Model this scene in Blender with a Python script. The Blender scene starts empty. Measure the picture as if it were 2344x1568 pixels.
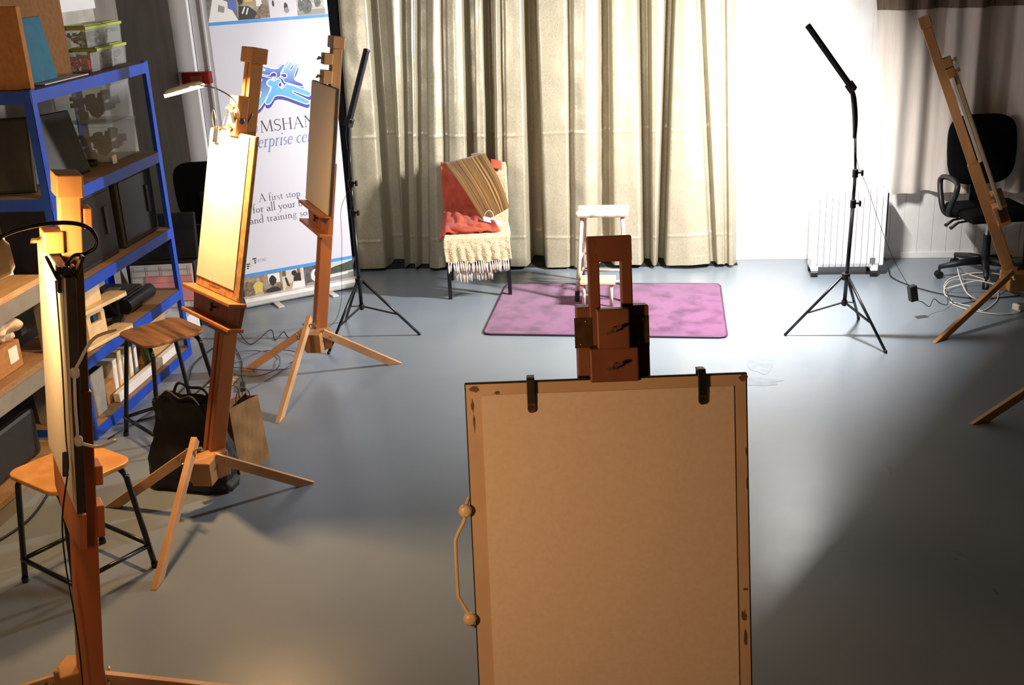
import bpy, bmesh, math, random
from mathutils import Vector as V, Matrix, noise
from mathutils.geometry import tessellate_polygon
random.seed(7)
SC = bpy.context.scene
COL = SC.collection
R = math.radians
PI = math.pi

# ------------------------------------------------------------------ camera, world, exposure
def set_camera():
    pitch, roll, yaw = R(19.9), R(2.76), R(8.0)
    fw = V((-math.sin(yaw)*math.cos(pitch), math.cos(yaw)*math.cos(pitch), -math.sin(pitch)))
    r0 = V((math.cos(yaw), math.sin(yaw), 0)); u0 = r0.cross(fw)
    r = r0*math.cos(roll) - u0*math.sin(roll)
    u = r0*math.sin(roll) + u0*math.cos(roll)
    cd = bpy.data.cameras.new('camera'); co = bpy.data.objects.new('camera', cd); COL.objects.link(co)
    cd.sensor_fit = 'HORIZONTAL'; cd.sensor_width = 36.0; cd.lens = 2545/2344*36.0
    cd.clip_start = .05; cd.clip_end = 60
    m = Matrix((r, u, -fw)).transposed().to_4x4(); m.translation = V((0, 0, 2.3))
    co.matrix_world = m
    SC.camera = co
set_camera()
SC.view_settings.view_transform = 'Standard'; SC.view_settings.look = 'None'
SC.view_settings.gamma = 1.0; SC.view_settings.use_curve_mapping = False
SC.view_settings.exposure = 0.0
SC.cycles.use_denoising = True
wd = bpy.data.worlds.new('world'); SC.world = wd; wd.use_nodes = True
wd.node_tree.nodes['Background'].inputs[0].default_value = (.55, .6, .7, 1)
wd.node_tree.nodes['Background'].inputs[1].default_value = .02

def lamp(name, kind, loc, power, color, size=None, direction=None, size_y=None, spread=None, spot=None, blend=.5):
    ld = bpy.data.lights.new(name, kind); ld.energy = power; ld.color = color
    lo = bpy.data.objects.new(name, ld); COL.objects.link(lo); lo.location = loc
    if kind == 'AREA':
        ld.shape = 'RECTANGLE'; ld.size = size; ld.size_y = size_y or size
        if spread: ld.spread = spread
    elif size: ld.shadow_soft_size = size
    if kind == 'SPOT': ld.spot_size = spot; ld.spot_blend = blend
    if direction is not None:
        lo.rotation_euler = V(direction).to_track_quat('-Z', 'Y').to_euler()
    return lo
WARM = (1.0, .60, .27)
COOL = (1.0, .97, .93)
def lamp_axes(name, power, color, centre, along, facing, length, width):
    """a rectangular light whose long side runs along `along` and which shines towards `facing`"""
    y = V(along).normalized(); z = -V(facing); z = (z - y*z.dot(y)).normalized(); x = y.cross(z)
    lo = lamp(name, 'AREA', (0, 0, 0), power, color, size=width, size_y=length)
    m = Matrix((x, y, z)).transposed().to_4x4(); m.translation = V(centre); lo.matrix_world = m
    return lo
# tube of the tripod by the wall, tube of the tripod by the banner
RT0, RT1, RFACE = V((1.043, 6.415, 1.463)), V((.801, 6.415, 1.792)), V((-.64, .36, -.46))
LT0, LT1, LFACE = V((-1.792, 6.381, 1.352)), V((-1.65, 6.381, 1.751)), V((.62, .76, .12))
lamp_axes('tube_light_by_wall', 185, COOL, (RT0+RT1)/2 + RFACE.normalized()*.03, RT1-RT0, RFACE, .38, .024)
lamp_axes('tube_light_by_banner', 14, COOL, (LT0+LT1)/2 + LFACE.normalized()*.03, LT1-LT0, LFACE, .38, .024)
# warm lamp of a further easel behind the camera to the left
lamp('warm_lamp_behind', 'AREA', (-.85, 1.05, 1.62), 10.0, (1.0, .53, .26), size=.12, direction=(.75, .9, -.45))

# ------------------------------------------------------------------ helpers
WM = {}
CUR_GROUP = {}
def tag(o, label=None, cat=None, group=None, kind=None):
    if label: o['label'] = label
    if cat: o['category'] = cat
    if group: o['group'] = group
    if kind: o['kind'] = kind
    return o
def thing(name, label, cat, loc=(0, 0, 0), rz=0., group=None):
    o = bpy.data.objects.new(name, None); COL.objects.link(o); o.empty_display_size = .1
    o.location = loc; o.rotation_euler = (0, 0, rz)
    WM[o.name] = Matrix.Translation(V(loc)) @ Matrix.Rotation(rz, 4, 'Z')
    return tag(o, label, cat, group)
def rotz(a): return Matrix.Rotation(a, 3, 'Z')

class MB:
    """collects shapes given in world coordinates; build() links them as one mesh object"""
    def __init__(s): s.bm = bmesh.new(); s.T = None
    def frame(s, loc, rz=0.):           # following shapes are given in this local frame
        s.T = Matrix.Translation(V(loc)) @ Matrix.Rotation(rz, 4, 'Z'); return s
    def v(s, p):
        p = V(p)
        return s.bm.verts.new(s.T @ p if s.T else p)
    def f(s, vs):
        try: return s.bm.faces.new(vs)
        except ValueError: return None
    def fill(s, pts):
        vs = [s.v(p) for p in pts]
        for tri in tessellate_polygon([[V(p) for p in pts]]): s.f([vs[i] for i in tri])
        return s
    def obox(s, c, h, X=(1, 0, 0), Y=(0, 1, 0), Z=(0, 0, 1), taper=1.):
        c, X, Y, Z = V(c), V(X)*h[0], V(Y)*h[1], V(Z)*h[2]
        vs = [s.v(c + X*a*(taper if k > 0 else 1) + Y*b*(taper if k > 0 else 1) + Z*k) for k in (-1, 1) for b in (-1, 1) for a in (-1, 1)]
        for q in ((0, 2, 3, 1), (4, 5, 7, 6), (0, 1, 5, 4), (2, 6, 7, 3), (0, 4, 6, 2), (1, 3, 7, 5)): s.f([vs[i] for i in q])
        return s
    def box(s, a, b):
        a, b = V(a), V(b)
        return s.obox((a+b)/2, [abs(x)/2 for x in (b-a)])
    def bar(s, p0, p1, w, d, up=(0, 0, 1)):
        p0, p1 = V(p0), V(p1); Z = (p1-p0); L = Z.length; Z.normalize()
        X = Z.cross(V(up))
        if X.length < 1e-4: X = Z.cross(V((1, 0, 0)))
        X.normalize(); Y = Z.cross(X)
        return s.obox((p0+p1)/2, (w/2, d/2, L/2), X, Y, Z)
    def tube(s, pts, r, n=8, closed=False, cap=True):
        pts = [V(p) for p in pts]; N = len(pts)
        rr = r if isinstance(r, (list, tuple)) else [r]*N
        rings = []; ref = None
        for i, p in enumerate(pts):
            if closed: t = pts[(i+1) % N] - pts[i-1]
            else: t = pts[min(i+1, N-1)] - pts[max(i-1, 0)]
            if t.length < 1e-9: t = V((0, 0, 1))
            t.normalize()
            if ref is None:
                ref = t.orthogonal().normalized()
            ref = (ref - t*ref.dot(t))
            if ref.length < 1e-6: ref = t.orthogonal()
            ref.normalize(); b = t.cross(ref)
            rings.append([s.v(p + (ref*math.cos(2*PI*k/n) + b*math.sin(2*PI*k/n))*rr[i]) for k in range(n)])
        for i in range(N if closed else N-1):
            A, B = rings[i], rings[(i+1) % N]
            for k in range(n): s.f([A[k], A[(k+1) % n], B[(k+1) % n], B[k]])
        if cap and not closed: s.f(rings[0][::-1]); s.f(rings[-1])
        return s
    def cyl(s, p0, p1, r0, r1=None, n=16):
        return s.tube([p0, p1], [r0, r0 if r1 is None else r1], n)
    def lathe(s, prof, c, axis=(0, 0, 1), n=20):
        Z = V(axis).normalized(); X = Z.orthogonal().normalized(); Y = Z.cross(X); c = V(c)
        rings = [[s.v(c + Z*z + (X*math.cos(2*PI*k/n) + Y*math.sin(2*PI*k/n))*max(r, 1e-4)) for k in range(n)] for r, z in prof]
        for A, B in zip(rings, rings[1:]):
            for k in range(n): s.f([A[k], A[(k+1) % n], B[(k+1) % n], B[k]])
        s.f(rings[0][::-1]); s.f(rings[-1]); return s
    def ball(s, c, r, n=12):
        r = r if isinstance(r, (list, tuple)) else (r, r, r); c = V(c); m = n//2
        rings = [[s.v(c + V((r[0]*math.sin(PI*j/m)*math.cos(2*PI*k/n), r[1]*math.sin(PI*j/m)*math.sin(2*PI*k/n), r[2]*math.cos(PI*j/m)))) for k in range(n)] for j in range(1, m)]
        for A, B in zip(rings, rings[1:]):
            for k in range(n): s.f([A[k], B[k], B[(k+1) % n], A[(k+1) % n]])
        t = s.v(c + V((0, 0, r[2]))); b = s.v(c - V((0, 0, r[2])))
        for k in range(n):
            s.f([t, rings[0][k], rings[0][(k+1) % n]]); s.f([b, rings[-1][(k+1) % n], rings[-1][k]])
        return s
    def grid(s, fn, nu, nv):
        g = [[s.v(fn(i/nu, j/nv)) for i in range(nu+1)] for j in range(nv+1)]
        for j in range(nv):
            for i in range(nu): s.f([g[j][i], g[j][i+1], g[j+1][i+1], g[j+1][i]])
        return s
    def prism(s, poly, off):
        """polygon (3-D points) swept by the vector off"""
        off = V(off); A = [s.v(p) for p in poly]; B = [s.v(V(p)+off) for p in poly]; n = len(A)
        s.f(A[::-1]); s.f(B)
        for k in range(n): s.f([A[k], A[(k+1) % n], B[(k+1) % n], B[k]])
        return s
    def build(s, name, m, parent=None, smooth=False, bevel=0, solid=0, sub=0, origin=None):
        bmesh.ops.recalc_face_normals(s.bm, faces=s.bm.faces[:])
        if parent is not None:
            M = WM[parent.name]
        else:
            if origin is None:
                vs = [v.co for v in s.bm.verts]
                origin = V(((min(v.x for v in vs)+max(v.x for v in vs))/2, (min(v.y for v in vs)+max(v.y for v in vs))/2, min(v.z for v in vs)))
            M = Matrix.Translation(V(origin))
        s.bm.transform(M.inverted())
        me = bpy.data.meshes.new(name); s.bm.to_mesh(me); s.bm.free()
        if smooth:
            for p in me.polygons: p.use_smooth = True
        me.materials.append(m)
        o = bpy.data.objects.new(name, me); COL.objects.link(o)
        if parent is not None: o.parent = parent
        else: o.location = M.translation
        WM[o.name] = M
        if solid: md = o.modifiers.new('s', 'SOLIDIFY'); md.thickness = solid; md.offset = 0
        if bevel:
            md = o.modifiers.new('b', 'BEVEL'); md.width = bevel; md.segments = 2; md.limit_method = 'ANGLE'; md.angle_limit = R(40)
        if sub: md = o.modifiers.new('u', 'SUBSURF'); md.levels = sub; md.render_levels = sub
        return o

def spline(pts, n=8, closed=False):
    """Catmull-Rom through pts"""
    P = [V(p) for p in pts]; out = []
    N = len(P); segs = N if closed else N-1
    for i in range(segs):
        p1, p2 = P[i], P[(i+1) % N]
        p0 = P[i-1] if (closed or i > 0) else p1*2-p2
        p3 = P[(i+2) % N] if (closed or i+2 < N) else p2*2-p1
        for k in range(n):
            t = k/n
            out.append(.5*((2*p1)+(p2-p0)*t+(2*p0-5*p1+4*p2-p3)*t*t+(3*p1-p0-3*p2+p3)*t**3))
    if not closed: out.append(P[-1])
    return out

# ------------------------------------------------------------------ materials
def _new(name):
    m = bpy.data.materials.new(name); m.use_nodes = True
    nt = m.node_tree; b = nt.nodes['Principled BSDF']; return m, nt, b
def rgb(h):
    """sRGB 0..255 triple to linear"""
    return tuple(((c/255)/12.92 if c/255 <= .04045 else ((c/255+.055)/1.055)**2.4) for c in h) + (1,)
def mat(name, c, c2=None, rough=.5, metal=0., scale=20., stretch=(1, 1, 1), bump=0., spec=None, detail=4., lo=.35, hi=.65, sheen=0., emit=None, coat=0., bscale=None):
    m, nt, b = _new(name); L = nt.links.new
    c = rgb(c); c2 = rgb(c2) if c2 else c
    tc = nt.nodes.new('ShaderNodeTexCoord'); mp = nt.nodes.new('ShaderNodeMapping'); mp.inputs['Scale'].default_value = stretch
    L(tc.outputs['Object'], mp.inputs['Vector'])
    no = nt.nodes.new('ShaderNodeTexNoise'); no.inputs['Scale'].default_value = scale; no.inputs['Detail'].default_value = detail
    L(mp.outputs['Vector'], no.inputs['Vector'])
    rp = nt.nodes.new('ShaderNodeValToRGB'); e = rp.color_ramp.elements
    e[0].position, e[0].color = lo, c; e[1].position, e[1].color = hi, c2
    L(no.outputs['Fac'], rp.inputs['Fac']); L(rp.outputs['Color'], b.inputs['Base Color'])
    b.inputs['Roughness'].default_value = rough; b.inputs['Metallic'].default_value = metal
    if spec is not None: b.inputs['Specular IOR Level'].default_value = spec
    if sheen: b.inputs['Sheen Weight'].default_value = sheen
    if coat: b.inputs['Coat Weight'].default_value = coat
    if bump:
        bp = nt.nodes.new('ShaderNodeBump'); bp.inputs['Strength'].default_value = bump; bp.inputs['Distance'].default_value = .01
        src = no
        if bscale:
            src = nt.nodes.new('ShaderNodeTexNoise'); src.inputs['Scale'].default_value = bscale; L(mp.outputs['Vector'], src.inputs['Vector'])
        L(src.outputs['Fac'], bp.inputs['Height']); L(bp.outputs['Normal'], b.inputs['Normal'])
    if emit:
        b.inputs['Emission Color'].default_value = emit[0] + (1,); b.inputs['Emission Strength'].default_value = emit[1]
    return m
def wood(name, c, c2, scale=14., axis='Z', rough=.45):
    st = {'Z': (1, 1, .08), 'Y': (1, .08, 1), 'X': (.08, 1, 1)}[axis]
    return mat(name, c, c2, rough=rough, scale=scale, stretch=st, bump=.08, detail=6, lo=.3, hi=.7, spec=.35)
def clear(name, tint=(235, 238, 240), alpha=.35, rough=.25):
    m = mat(name, tint, rough=rough)
    nt = m.node_tree; b = nt.nodes['Principled BSDF']; out = nt.nodes['Material Output']
    tr = nt.nodes.new('ShaderNodeBsdfTransparent'); tr.inputs[0].default_value = (.93, .95, .95, 1)
    mx = nt.nodes.new('ShaderNodeMixShader'); mx.inputs[0].default_value = alpha
    nt.links.new(tr.outputs[0], mx.inputs[1]); nt.links.new(b.outputs[0], mx.inputs[2]); nt.links.new(mx.outputs[0], out.inputs[0])
    return m

def floor_material():
    m, nt, b = _new('painted_concrete'); L = nt.links.new
    tc = nt.nodes.new('ShaderNodeTexCoord')
    def nz(scale, det=5, stretch=(1, 1, 1)):
        mp = nt.nodes.new('ShaderNodeMapping'); mp.inputs['Scale'].default_value = stretch; L(tc.outputs['Object'], mp.inputs['Vector'])
        n = nt.nodes.new('ShaderNodeTexNoise'); n.inputs['Scale'].default_value = scale; n.inputs['Detail'].default_value = det; L(mp.outputs['Vector'], n.inputs['Vector']); return n
    def ramp(n, p0, c0, p1, c1):
        r = nt.nodes.new('ShaderNodeValToRGB'); e = r.color_ramp.elements
        e[0].position, e[0].color = p0, c0; e[1].position, e[1].color = p1, c1; L(n.outputs['Fac'], r.inputs['Fac']); return r
    base = ramp(nz(1.3), .3, rgb((117, 127, 137)), .7, rgb((127, 137, 147)))
    speck = ramp(nz(55, 2), .17, (.45, .45, .45, 1), .22, (1, 1, 1, 1))
    mx = nt.nodes.new('ShaderNodeMixRGB'); mx.blend_type = 'MULTIPLY'; mx.inputs[0].default_value = .6
    L(base.outputs[0], mx.inputs[1]); L(speck.outputs[0], mx.inputs[2]); L(mx.outputs[0], b.inputs['Base Color'])
    rr = ramp(nz(2.2, 6), .3, (.27, .27, .27, 1), .7, (.34, .34, .34, 1)); L(rr.outputs[0], b.inputs['Roughness'])
    bn = nz(26, 2); bp = nt.nodes.new('ShaderNodeBump'); bp.inputs['Strength'].default_value = .12; bp.inputs['Distance'].default_value = .002
    L(bn.outputs['Fac'], bp.inputs['Height']); L(bp.outputs['Normal'], b.inputs['Normal'])
    b.inputs['Specular IOR Level'].default_value = .5
    return m
def cloth_stripes():
    m, nt, b = _new('striped_wool'); L = nt.links.new
    uv = nt.nodes.new('ShaderNodeUVMap')
    sx = nt.nodes.new('ShaderNodeSeparateXYZ'); L(uv.outputs[0], sx.inputs[0])
    mu = nt.nodes.new('ShaderNodeMath'); mu.operation = 'MULTIPLY'; mu.inputs[1].default_value = 1.0; L(sx.outputs[0], mu.inputs[0])
    n1 = nt.nodes.new('ShaderNodeTexNoise'); n1.noise_dimensions = '1D'; n1.inputs['Scale'].default_value = 20; n1.inputs['Detail'].default_value = 5
    L(mu.outputs[0], n1.inputs['W'])
    rp = nt.nodes.new('ShaderNodeValToRGB'); r = rp.color_ramp
    r.elements[0].position = .3; r.elements[0].color = rgb((40, 27, 12)); r.elements[1].position = .7; r.elements[1].color = rgb((150, 112, 50))
    for p, c in ((.42, (72, 48, 18)), (.5, (112, 80, 30)), (.56, (78, 42, 20)), (.62, (128, 92, 38))):
        e = r.elements.new(p); e.color = rgb(c)
    L(n1.outputs['Fac'], rp.inputs['Fac'])
    mp = nt.nodes.new('ShaderNodeMapping'); mp.inputs['Scale'].default_value = (60, 4, 1); L(uv.outputs[0], mp.inputs['Vector'])
    n2 = nt.nodes.new('ShaderNodeTexNoise'); n2.inputs['Scale'].default_value = 2.2; L(mp.outputs[0], n2.inputs['Vector'])
    mx = nt.nodes.new('ShaderNodeMixRGB'); mx.blend_type = 'OVERLAY'; mx.inputs[0].default_value = .5
    L(rp.outputs[0], mx.inputs[1]); L(n2.outputs['Fac'], mx.inputs[2]); L(mx.outputs[0], b.inputs['Base Color'])
    b.inputs['Roughness'].default_value = .95; b.inputs['Sheen Weight'].default_value = .3
    return m
def weave(name, c, c2, scale=150, bump=.6, rough=.9):
    m, nt, b = _new(name); L = nt.links.new
    tc = nt.nodes.new('ShaderNodeTexCoord')
    vo = nt.nodes.new('ShaderNodeTexVoronoi'); vo.inputs['Scale'].default_value = scale; L(tc.outputs['Object'], vo.inputs['Vector'])
    rp = nt.nodes.new('ShaderNodeValToRGB'); e = rp.color_ramp.elements
    e[0].position, e[0].color = .1, rgb(c); e[1].position, e[1].color = .75, rgb(c2)
    L(vo.outputs['Distance'], rp.inputs['Fac']); L(rp.outputs[0], b.inputs['Base Color'])
    bp = nt.nodes.new('ShaderNodeBump'); bp.inputs['Strength'].default_value = bump; bp.inputs['Distance'].default_value = .004; bp.invert = True
    L(vo.outputs['Distance'], bp.inputs['Height']); L(bp.outputs[0], b.inputs['Normal'])
    b.inputs['Roughness'].default_value = rough; b.inputs['Sheen Weight'].default_value = .2
    return m
def gold_material():
    m, nt, b = _new('gold_lame'); L = nt.links.new
    tc = nt.nodes.new('ShaderNodeTexCoord')
    mp = nt.nodes.new('ShaderNodeMapping'); mp.inputs['Scale'].default_value = (1, 1, .45); L(tc.outputs['Object'], mp.inputs['Vector'])
    n = nt.nodes.new('ShaderNodeTexNoise'); n.inputs['Scale'].default_value = 150; n.inputs['Detail'].default_value = 4; L(mp.outputs[0], n.inputs['Vector'])
    rp = nt.nodes.new('ShaderNodeValToRGB'); e = rp.color_ramp.elements
    e[0].position, e[0].color = .25, rgb((158, 150, 128)); e[1].position, e[1].color = .75, rgb((184, 176, 154)); L(n.outputs['Fac'], rp.inputs['Fac'])
    L(rp.outputs[0], b.inputs['Base Color'])
    n2 = nt.nodes.new('ShaderNodeTexNoise'); n2.inputs['Scale'].default_value = 7; n2.inputs['Detail'].default_value = 7; L(tc.outputs['Object'], n2.inputs['Vector'])
    bp = nt.nodes.new('ShaderNodeBump'); bp.inputs['Strength'].default_value = .30; bp.inputs['Distance'].default_value = .02; L(n2.outputs['Fac'], bp.inputs['Height'])
    bq = nt.nodes.new('ShaderNodeBump'); bq.inputs['Strength'].default_value = .16; bq.inputs['Distance'].default_value = .002; L(n.outputs['Fac'], bq.inputs['Height']); L(bp.outputs[0], bq.inputs['Normal'])
    L(bq.outputs[0], b.inputs['Normal'])
    b.inputs['Metallic'].default_value = .3; b.inputs['Roughness'].default_value = .4
    return m

M = {}
M['floor'] = floor_material()
M['white_wall'] = mat('white_wall', (226, 224, 222), (216, 214, 212), rough=.6, scale=6, bump=.05)
M['grey_wall'] = mat('grey_wall', (140, 134, 126), (124, 118, 110), rough=.8, scale=9, stretch=(1, 1, .2), bump=.1)
M['plaster'] = mat('plaster', (196, 192, 182), (172, 168, 158), rough=.85, scale=7, bump=.1)
M['trunking'] = mat('trunking', (222, 223, 227), (214, 215, 220), rough=.4, scale=5)
M['trunking_white'] = mat('trunking_white', (244, 244, 246), (240, 240, 244), rough=.4, scale=5)
M['ceiling'] = mat('ceiling', (120, 116, 110), (108, 104, 98), rough=.9, scale=4)
M['pale_wood'] = wood('pale_beech', (196, 146, 92), (176, 124, 74))
M['mid_wood'] = wood('warm_beech', (186, 118, 68), (164, 96, 52))
M['dark_wood'] = wood('red_brown_beech', (140, 90, 62), (114, 70, 46))
M['lit_orange_wood'] = wood('lit_orange_beech', (214, 132, 82), (194, 110, 62))  # warm beech lightened: lamplight on the nearest easel put into the colour
M['mid_wood_y'] = wood('tan_beech', (190, 142, 92), (168, 120, 74))
M['leg_wood'] = mat('leg_beech', (214, 168, 124), (194, 144, 100), rough=.5, scale=16, stretch=(.4, .4, .4), bump=.05)
M['brass'] = mat('brass', (226, 200, 150), (196, 166, 112), rough=.3, metal=1., scale=40)
M['brass_dull'] = mat('dull_brass', (110, 88, 58), (84, 66, 44), rough=.4, metal=.8, scale=30)
M['steel'] = mat('steel', (190, 190, 188), (160, 160, 160), rough=.3, metal=1., scale=40)
M['board'] = mat('board_face', (214, 190, 158), (200, 172, 138), rough=.55, scale=5, detail=8)
M['board_edge'] = mat('board_edge', (40, 34, 28), (24, 20, 18), rough=.6, scale=60)
M['board_back'] = mat('board_back', (52, 46, 40), (36, 32, 28), rough=.6, scale=20)
M['ply_edge'] = mat('ply_edge', (190, 150, 100), (150, 112, 70), rough=.6, scale=40)
M['paper'] = mat('paper', (232, 218, 196), (226, 211, 188), rough=.8, scale=90)
M['stain'] = mat('stain', (128, 98, 68), (104, 78, 54), rough=.7, scale=50)
M['black'] = mat('black_plastic', (22, 22, 24), (15, 15, 17), rough=.45, scale=30)
M['black_metal'] = mat('black_metal', (20, 20, 22), (14, 14, 16), rough=.32, scale=30)
M['black_fabric'] = mat('black_fabric', (15, 15, 17), (10, 10, 12), rough=.95, scale=150, spec=.15)
M['screen'] = mat('dark_screen', (34, 34, 34), (28, 28, 28), rough=.25, scale=12)
M['screen_matt'] = mat('matt_screen', (46, 46, 43), (38, 38, 35), rough=.5, scale=12)
M['dark_grey'] = mat('dark_grey', (30, 29, 29), (24, 23, 23), rough=.5, scale=20)
M['white_plastic'] = mat('white_plastic', (235, 230, 220), (226, 220, 208), rough=.35, scale=10)
M['cream_plastic'] = mat('cream_plastic', (236, 214, 172), (222, 198, 154), rough=.35, scale=10)
M['radiator'] = mat('white_enamel', (232, 232, 234), (226, 226, 229), rough=.3, scale=10)
M['gap'] = mat('grey_gap', (120, 120, 124), (100, 100, 104), rough=.6, scale=10)
M['blue_steel'] = mat('blue_steel', (18, 70, 186), (14, 60, 168), rough=.4, scale=8)
M['grey_steel'] = mat('grey_steel', (128, 126, 118), (116, 114, 106), rough=.5, scale=8)
M['chipboard'] = mat('chipboard', (150, 118, 84), (126, 98, 68), rough=.75, scale=120)
M['pale_chip'] = mat('pale_chipboard', (196, 160, 112), (174, 136, 90), rough=.7, scale=60, stretch=(1, .15, 1))
M['card'] = mat('cardboard', (166, 118, 68), (150, 104, 58), rough=.85, scale=40)
M['card_dark'] = mat('brown_cardboard', (134, 92, 50), (120, 82, 44), rough=.85, scale=40)
M['teal'] = mat('teal_card', (28, 104, 132), (24, 94, 120), rough=.6, scale=20)
M['clear'] = clear('clear_plastic', alpha=.16)
M['clear_box'] = clear('cloudy_plastic', (210, 214, 216), alpha=.28)
M['lime'] = mat('lime_lid', (186, 196, 84), (170, 182, 74), rough=.35, scale=20)
M['pink'] = mat('pink_contents', (224, 80, 120), (204, 60, 104), rough=.5, scale=30)
M['contents'] = mat('jumbled_contents', (64, 60, 52), (120, 116, 96), rough=.6, scale=30)
M['dark_contents'] = mat('dark_contents', (52, 50, 48), (92, 90, 86), rough=.6, scale=22)
M['gold'] = gold_material()
M['lining'] = mat('black_lining', (14, 14, 15), (10, 10, 11), rough=.8, scale=40)
M['white_cloth'] = mat('white_curtain', (214, 206, 198), (204, 195, 187), rough=.9, scale=30, stretch=(1, 1, .1), bump=.05, sheen=.2)
M['brown_band'] = mat('brown_valance', (124, 106, 92), (98, 82, 70), rough=.9, scale=60, stretch=(1, 1, .06))
M['rug'] = mat('purple_pile', (116, 72, 108), (84, 46, 78), rough=1., scale=6, bump=.5, bscale=260, sheen=.25, detail=9, lo=.46, hi=.66, spec=.1)
M['throw'] = weave('cream_weave', (228, 212, 180), (176, 154, 116), scale=140)
M['fringe'] = mat('cream_fringe', (236, 224, 210), (210, 196, 184), rough=.95, scale=60)
M['red_cloth'] = mat('coral_cloth', (172, 80, 60), (146, 62, 46), rough=1., scale=14, bump=.4, sheen=.1, spec=.1, detail=8)
M['striped'] = cloth_stripes()
M['mask'] = mat('pale_blue_mask', (182, 204, 226), (170, 194, 218), rough=.8, scale=60)
M['white_paint'] = mat('worn_white_paint', (196, 182, 166), (140, 120, 102), rough=.55, scale=18, lo=.5, hi=.68)
M['step_wood'] = mat('pale_step', (222, 194, 150), (204, 174, 128), rough=.5, scale=20)
M['stool_wood'] = mat('worn_stool_wood', (150, 106, 62), (74, 48, 26), rough=.5, scale=16, stretch=(.12, 1, 1), bump=.15, detail=7)
M['stool_wood_light'] = mat('honey_stool_wood', (206, 150, 84), (184, 128, 66), rough=.45, scale=14, bump=.06)
M['kraft'] = mat('kraft_paper', (168, 126, 76), (148, 106, 60), rough=.8, scale=9, bump=.25)
M['tote'] = mat('black_tote', (20, 18, 17), (12, 11, 11), rough=.6, scale=9, bump=.3)
M['cord'] = mat('black_cord', (18, 18, 20), (14, 14, 16), rough=.5)
M['violet_cord'] = mat('violet_cord', (92, 88, 128), (76, 72, 112), rough=.5)
M['white_cord'] = mat('white_cord', (226, 222, 214), (214, 210, 202), rough=.45)
M['banner'] = mat('banner_vinyl', (208, 208, 219), (204, 204, 216), rough=.5, scale=3)
M['sky_blue'] = mat('sky_blue', (72, 150, 222), (66, 142, 216), rough=.5)
M['silver'] = mat('silver', (214, 212, 210), (200, 198, 196), rough=.35, metal=.3)
M['ink'] = mat('ink', (40, 34, 52), rough=.6)
M['blue_ink'] = mat('blue_grey_ink', (116, 132, 176), rough=.6)
M['red_box'] = mat('red_box', (150, 34, 28), (132, 28, 24), rough=.4)
M['planner'] = mat('planner_white', (222, 220, 220), (212, 210, 212), rough=.6)
M['planner_pink'] = mat('planner_pink', (240, 168, 172), (234, 154, 160), rough=.6)
M['rag'] = mat('white_rag', (226, 206, 180), (204, 182, 154), rough=.9, scale=14, bump=.4)
M['blue_box'] = mat('blue_box', (78, 130, 162), (66, 116, 150), rough=.5)
M['green'] = mat('green_strip', (30, 84, 62), (24, 70, 52), rough=.5)
M['wrap'] = clear('plastic_wrap', (206, 212, 220), alpha=.55, rough=.12)
M['led_cool'] = mat('led_cool', (250, 250, 250), rough=.4, emit=((1, .97, .93), 6.))
M['led_warm'] = mat('led_warm', (255, 240, 210), rough=.4, emit=((1, .78, .45), 14.))
def flat(name, c, c2=None, s=20): 
    if name not in M: M[name] = mat(name, c, c2, rough=.55, scale=s)
    return M[name]

# ------------------------------------------------------------------ setting
def struct(o): o['kind'] = 'structure'; return o
XL, XR, YF, YB, ZC = -3.45, 3.3, -2.2, 8.08, 2.8
struct(MB().box((XL-.1, YF, -.1), (XR+.1, YB+.1, 0)).build('floor', M['floor']))
struct(MB().box((XL-.1, YF, ZC), (XR+.1, YB+.1, ZC+.1)).build('ceiling', M['ceiling']))
b = MB()                                     # back wall: white boards with grooves between
x = XL
while x < XR:
    b.box((x+.003, YB, 0), (min(x+.1, XR)-.003, YB+.06, ZC)); x += .1
b.box((XL, YB+.006, 0), (XR, YB+.08, ZC))
struct(b.build('wall_back', M['white_wall'], bevel=.0))
struct(MB().box((XL-.1, YF, 0), (XL, YB, ZC)).build('wall_left', M['grey_wall']))
struct(MB().box((XR, YF, 0), (XR+.1, YB, ZC)).build('wall_right', M['grey_wall']))
struct(MB().box((XL, YF-.1, 0), (XR, YF, ZC)).build('wall_front', M['grey_wall']))
struct(MB().box((XL, 4.2, .9), (XL+.02, 6.72, ZC-.3)).build('trim_1', M['plaster']))
struct(MB().box((XL+.02, 5.0, 2.03), (XL+.15, 6.5, 2.11)).build('trim_2', M['trunking_white'], bevel=.004))
b = MB().box((-3.45, 7.86, 0), (-3.31, YB, ZC)); struct(b.build('trim_3', M['trunking_white'], bevel=.006))
b = MB().box((-3.305, 7.89, 0), (-3.07, YB, ZC)).box((-3.225, 7.878, 0), (-3.205, 7.89, ZC)).box((-3.14, 7.88, 0), (-3.13, 7.89, ZC))
struct(b.build('trim_4', M['trunking'], bevel=.004))
struct(MB().box((.5, YB-.012, 0), (XR, YB, .045)).build('baseboard_back', M['white_wall'], bevel=.003))
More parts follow.
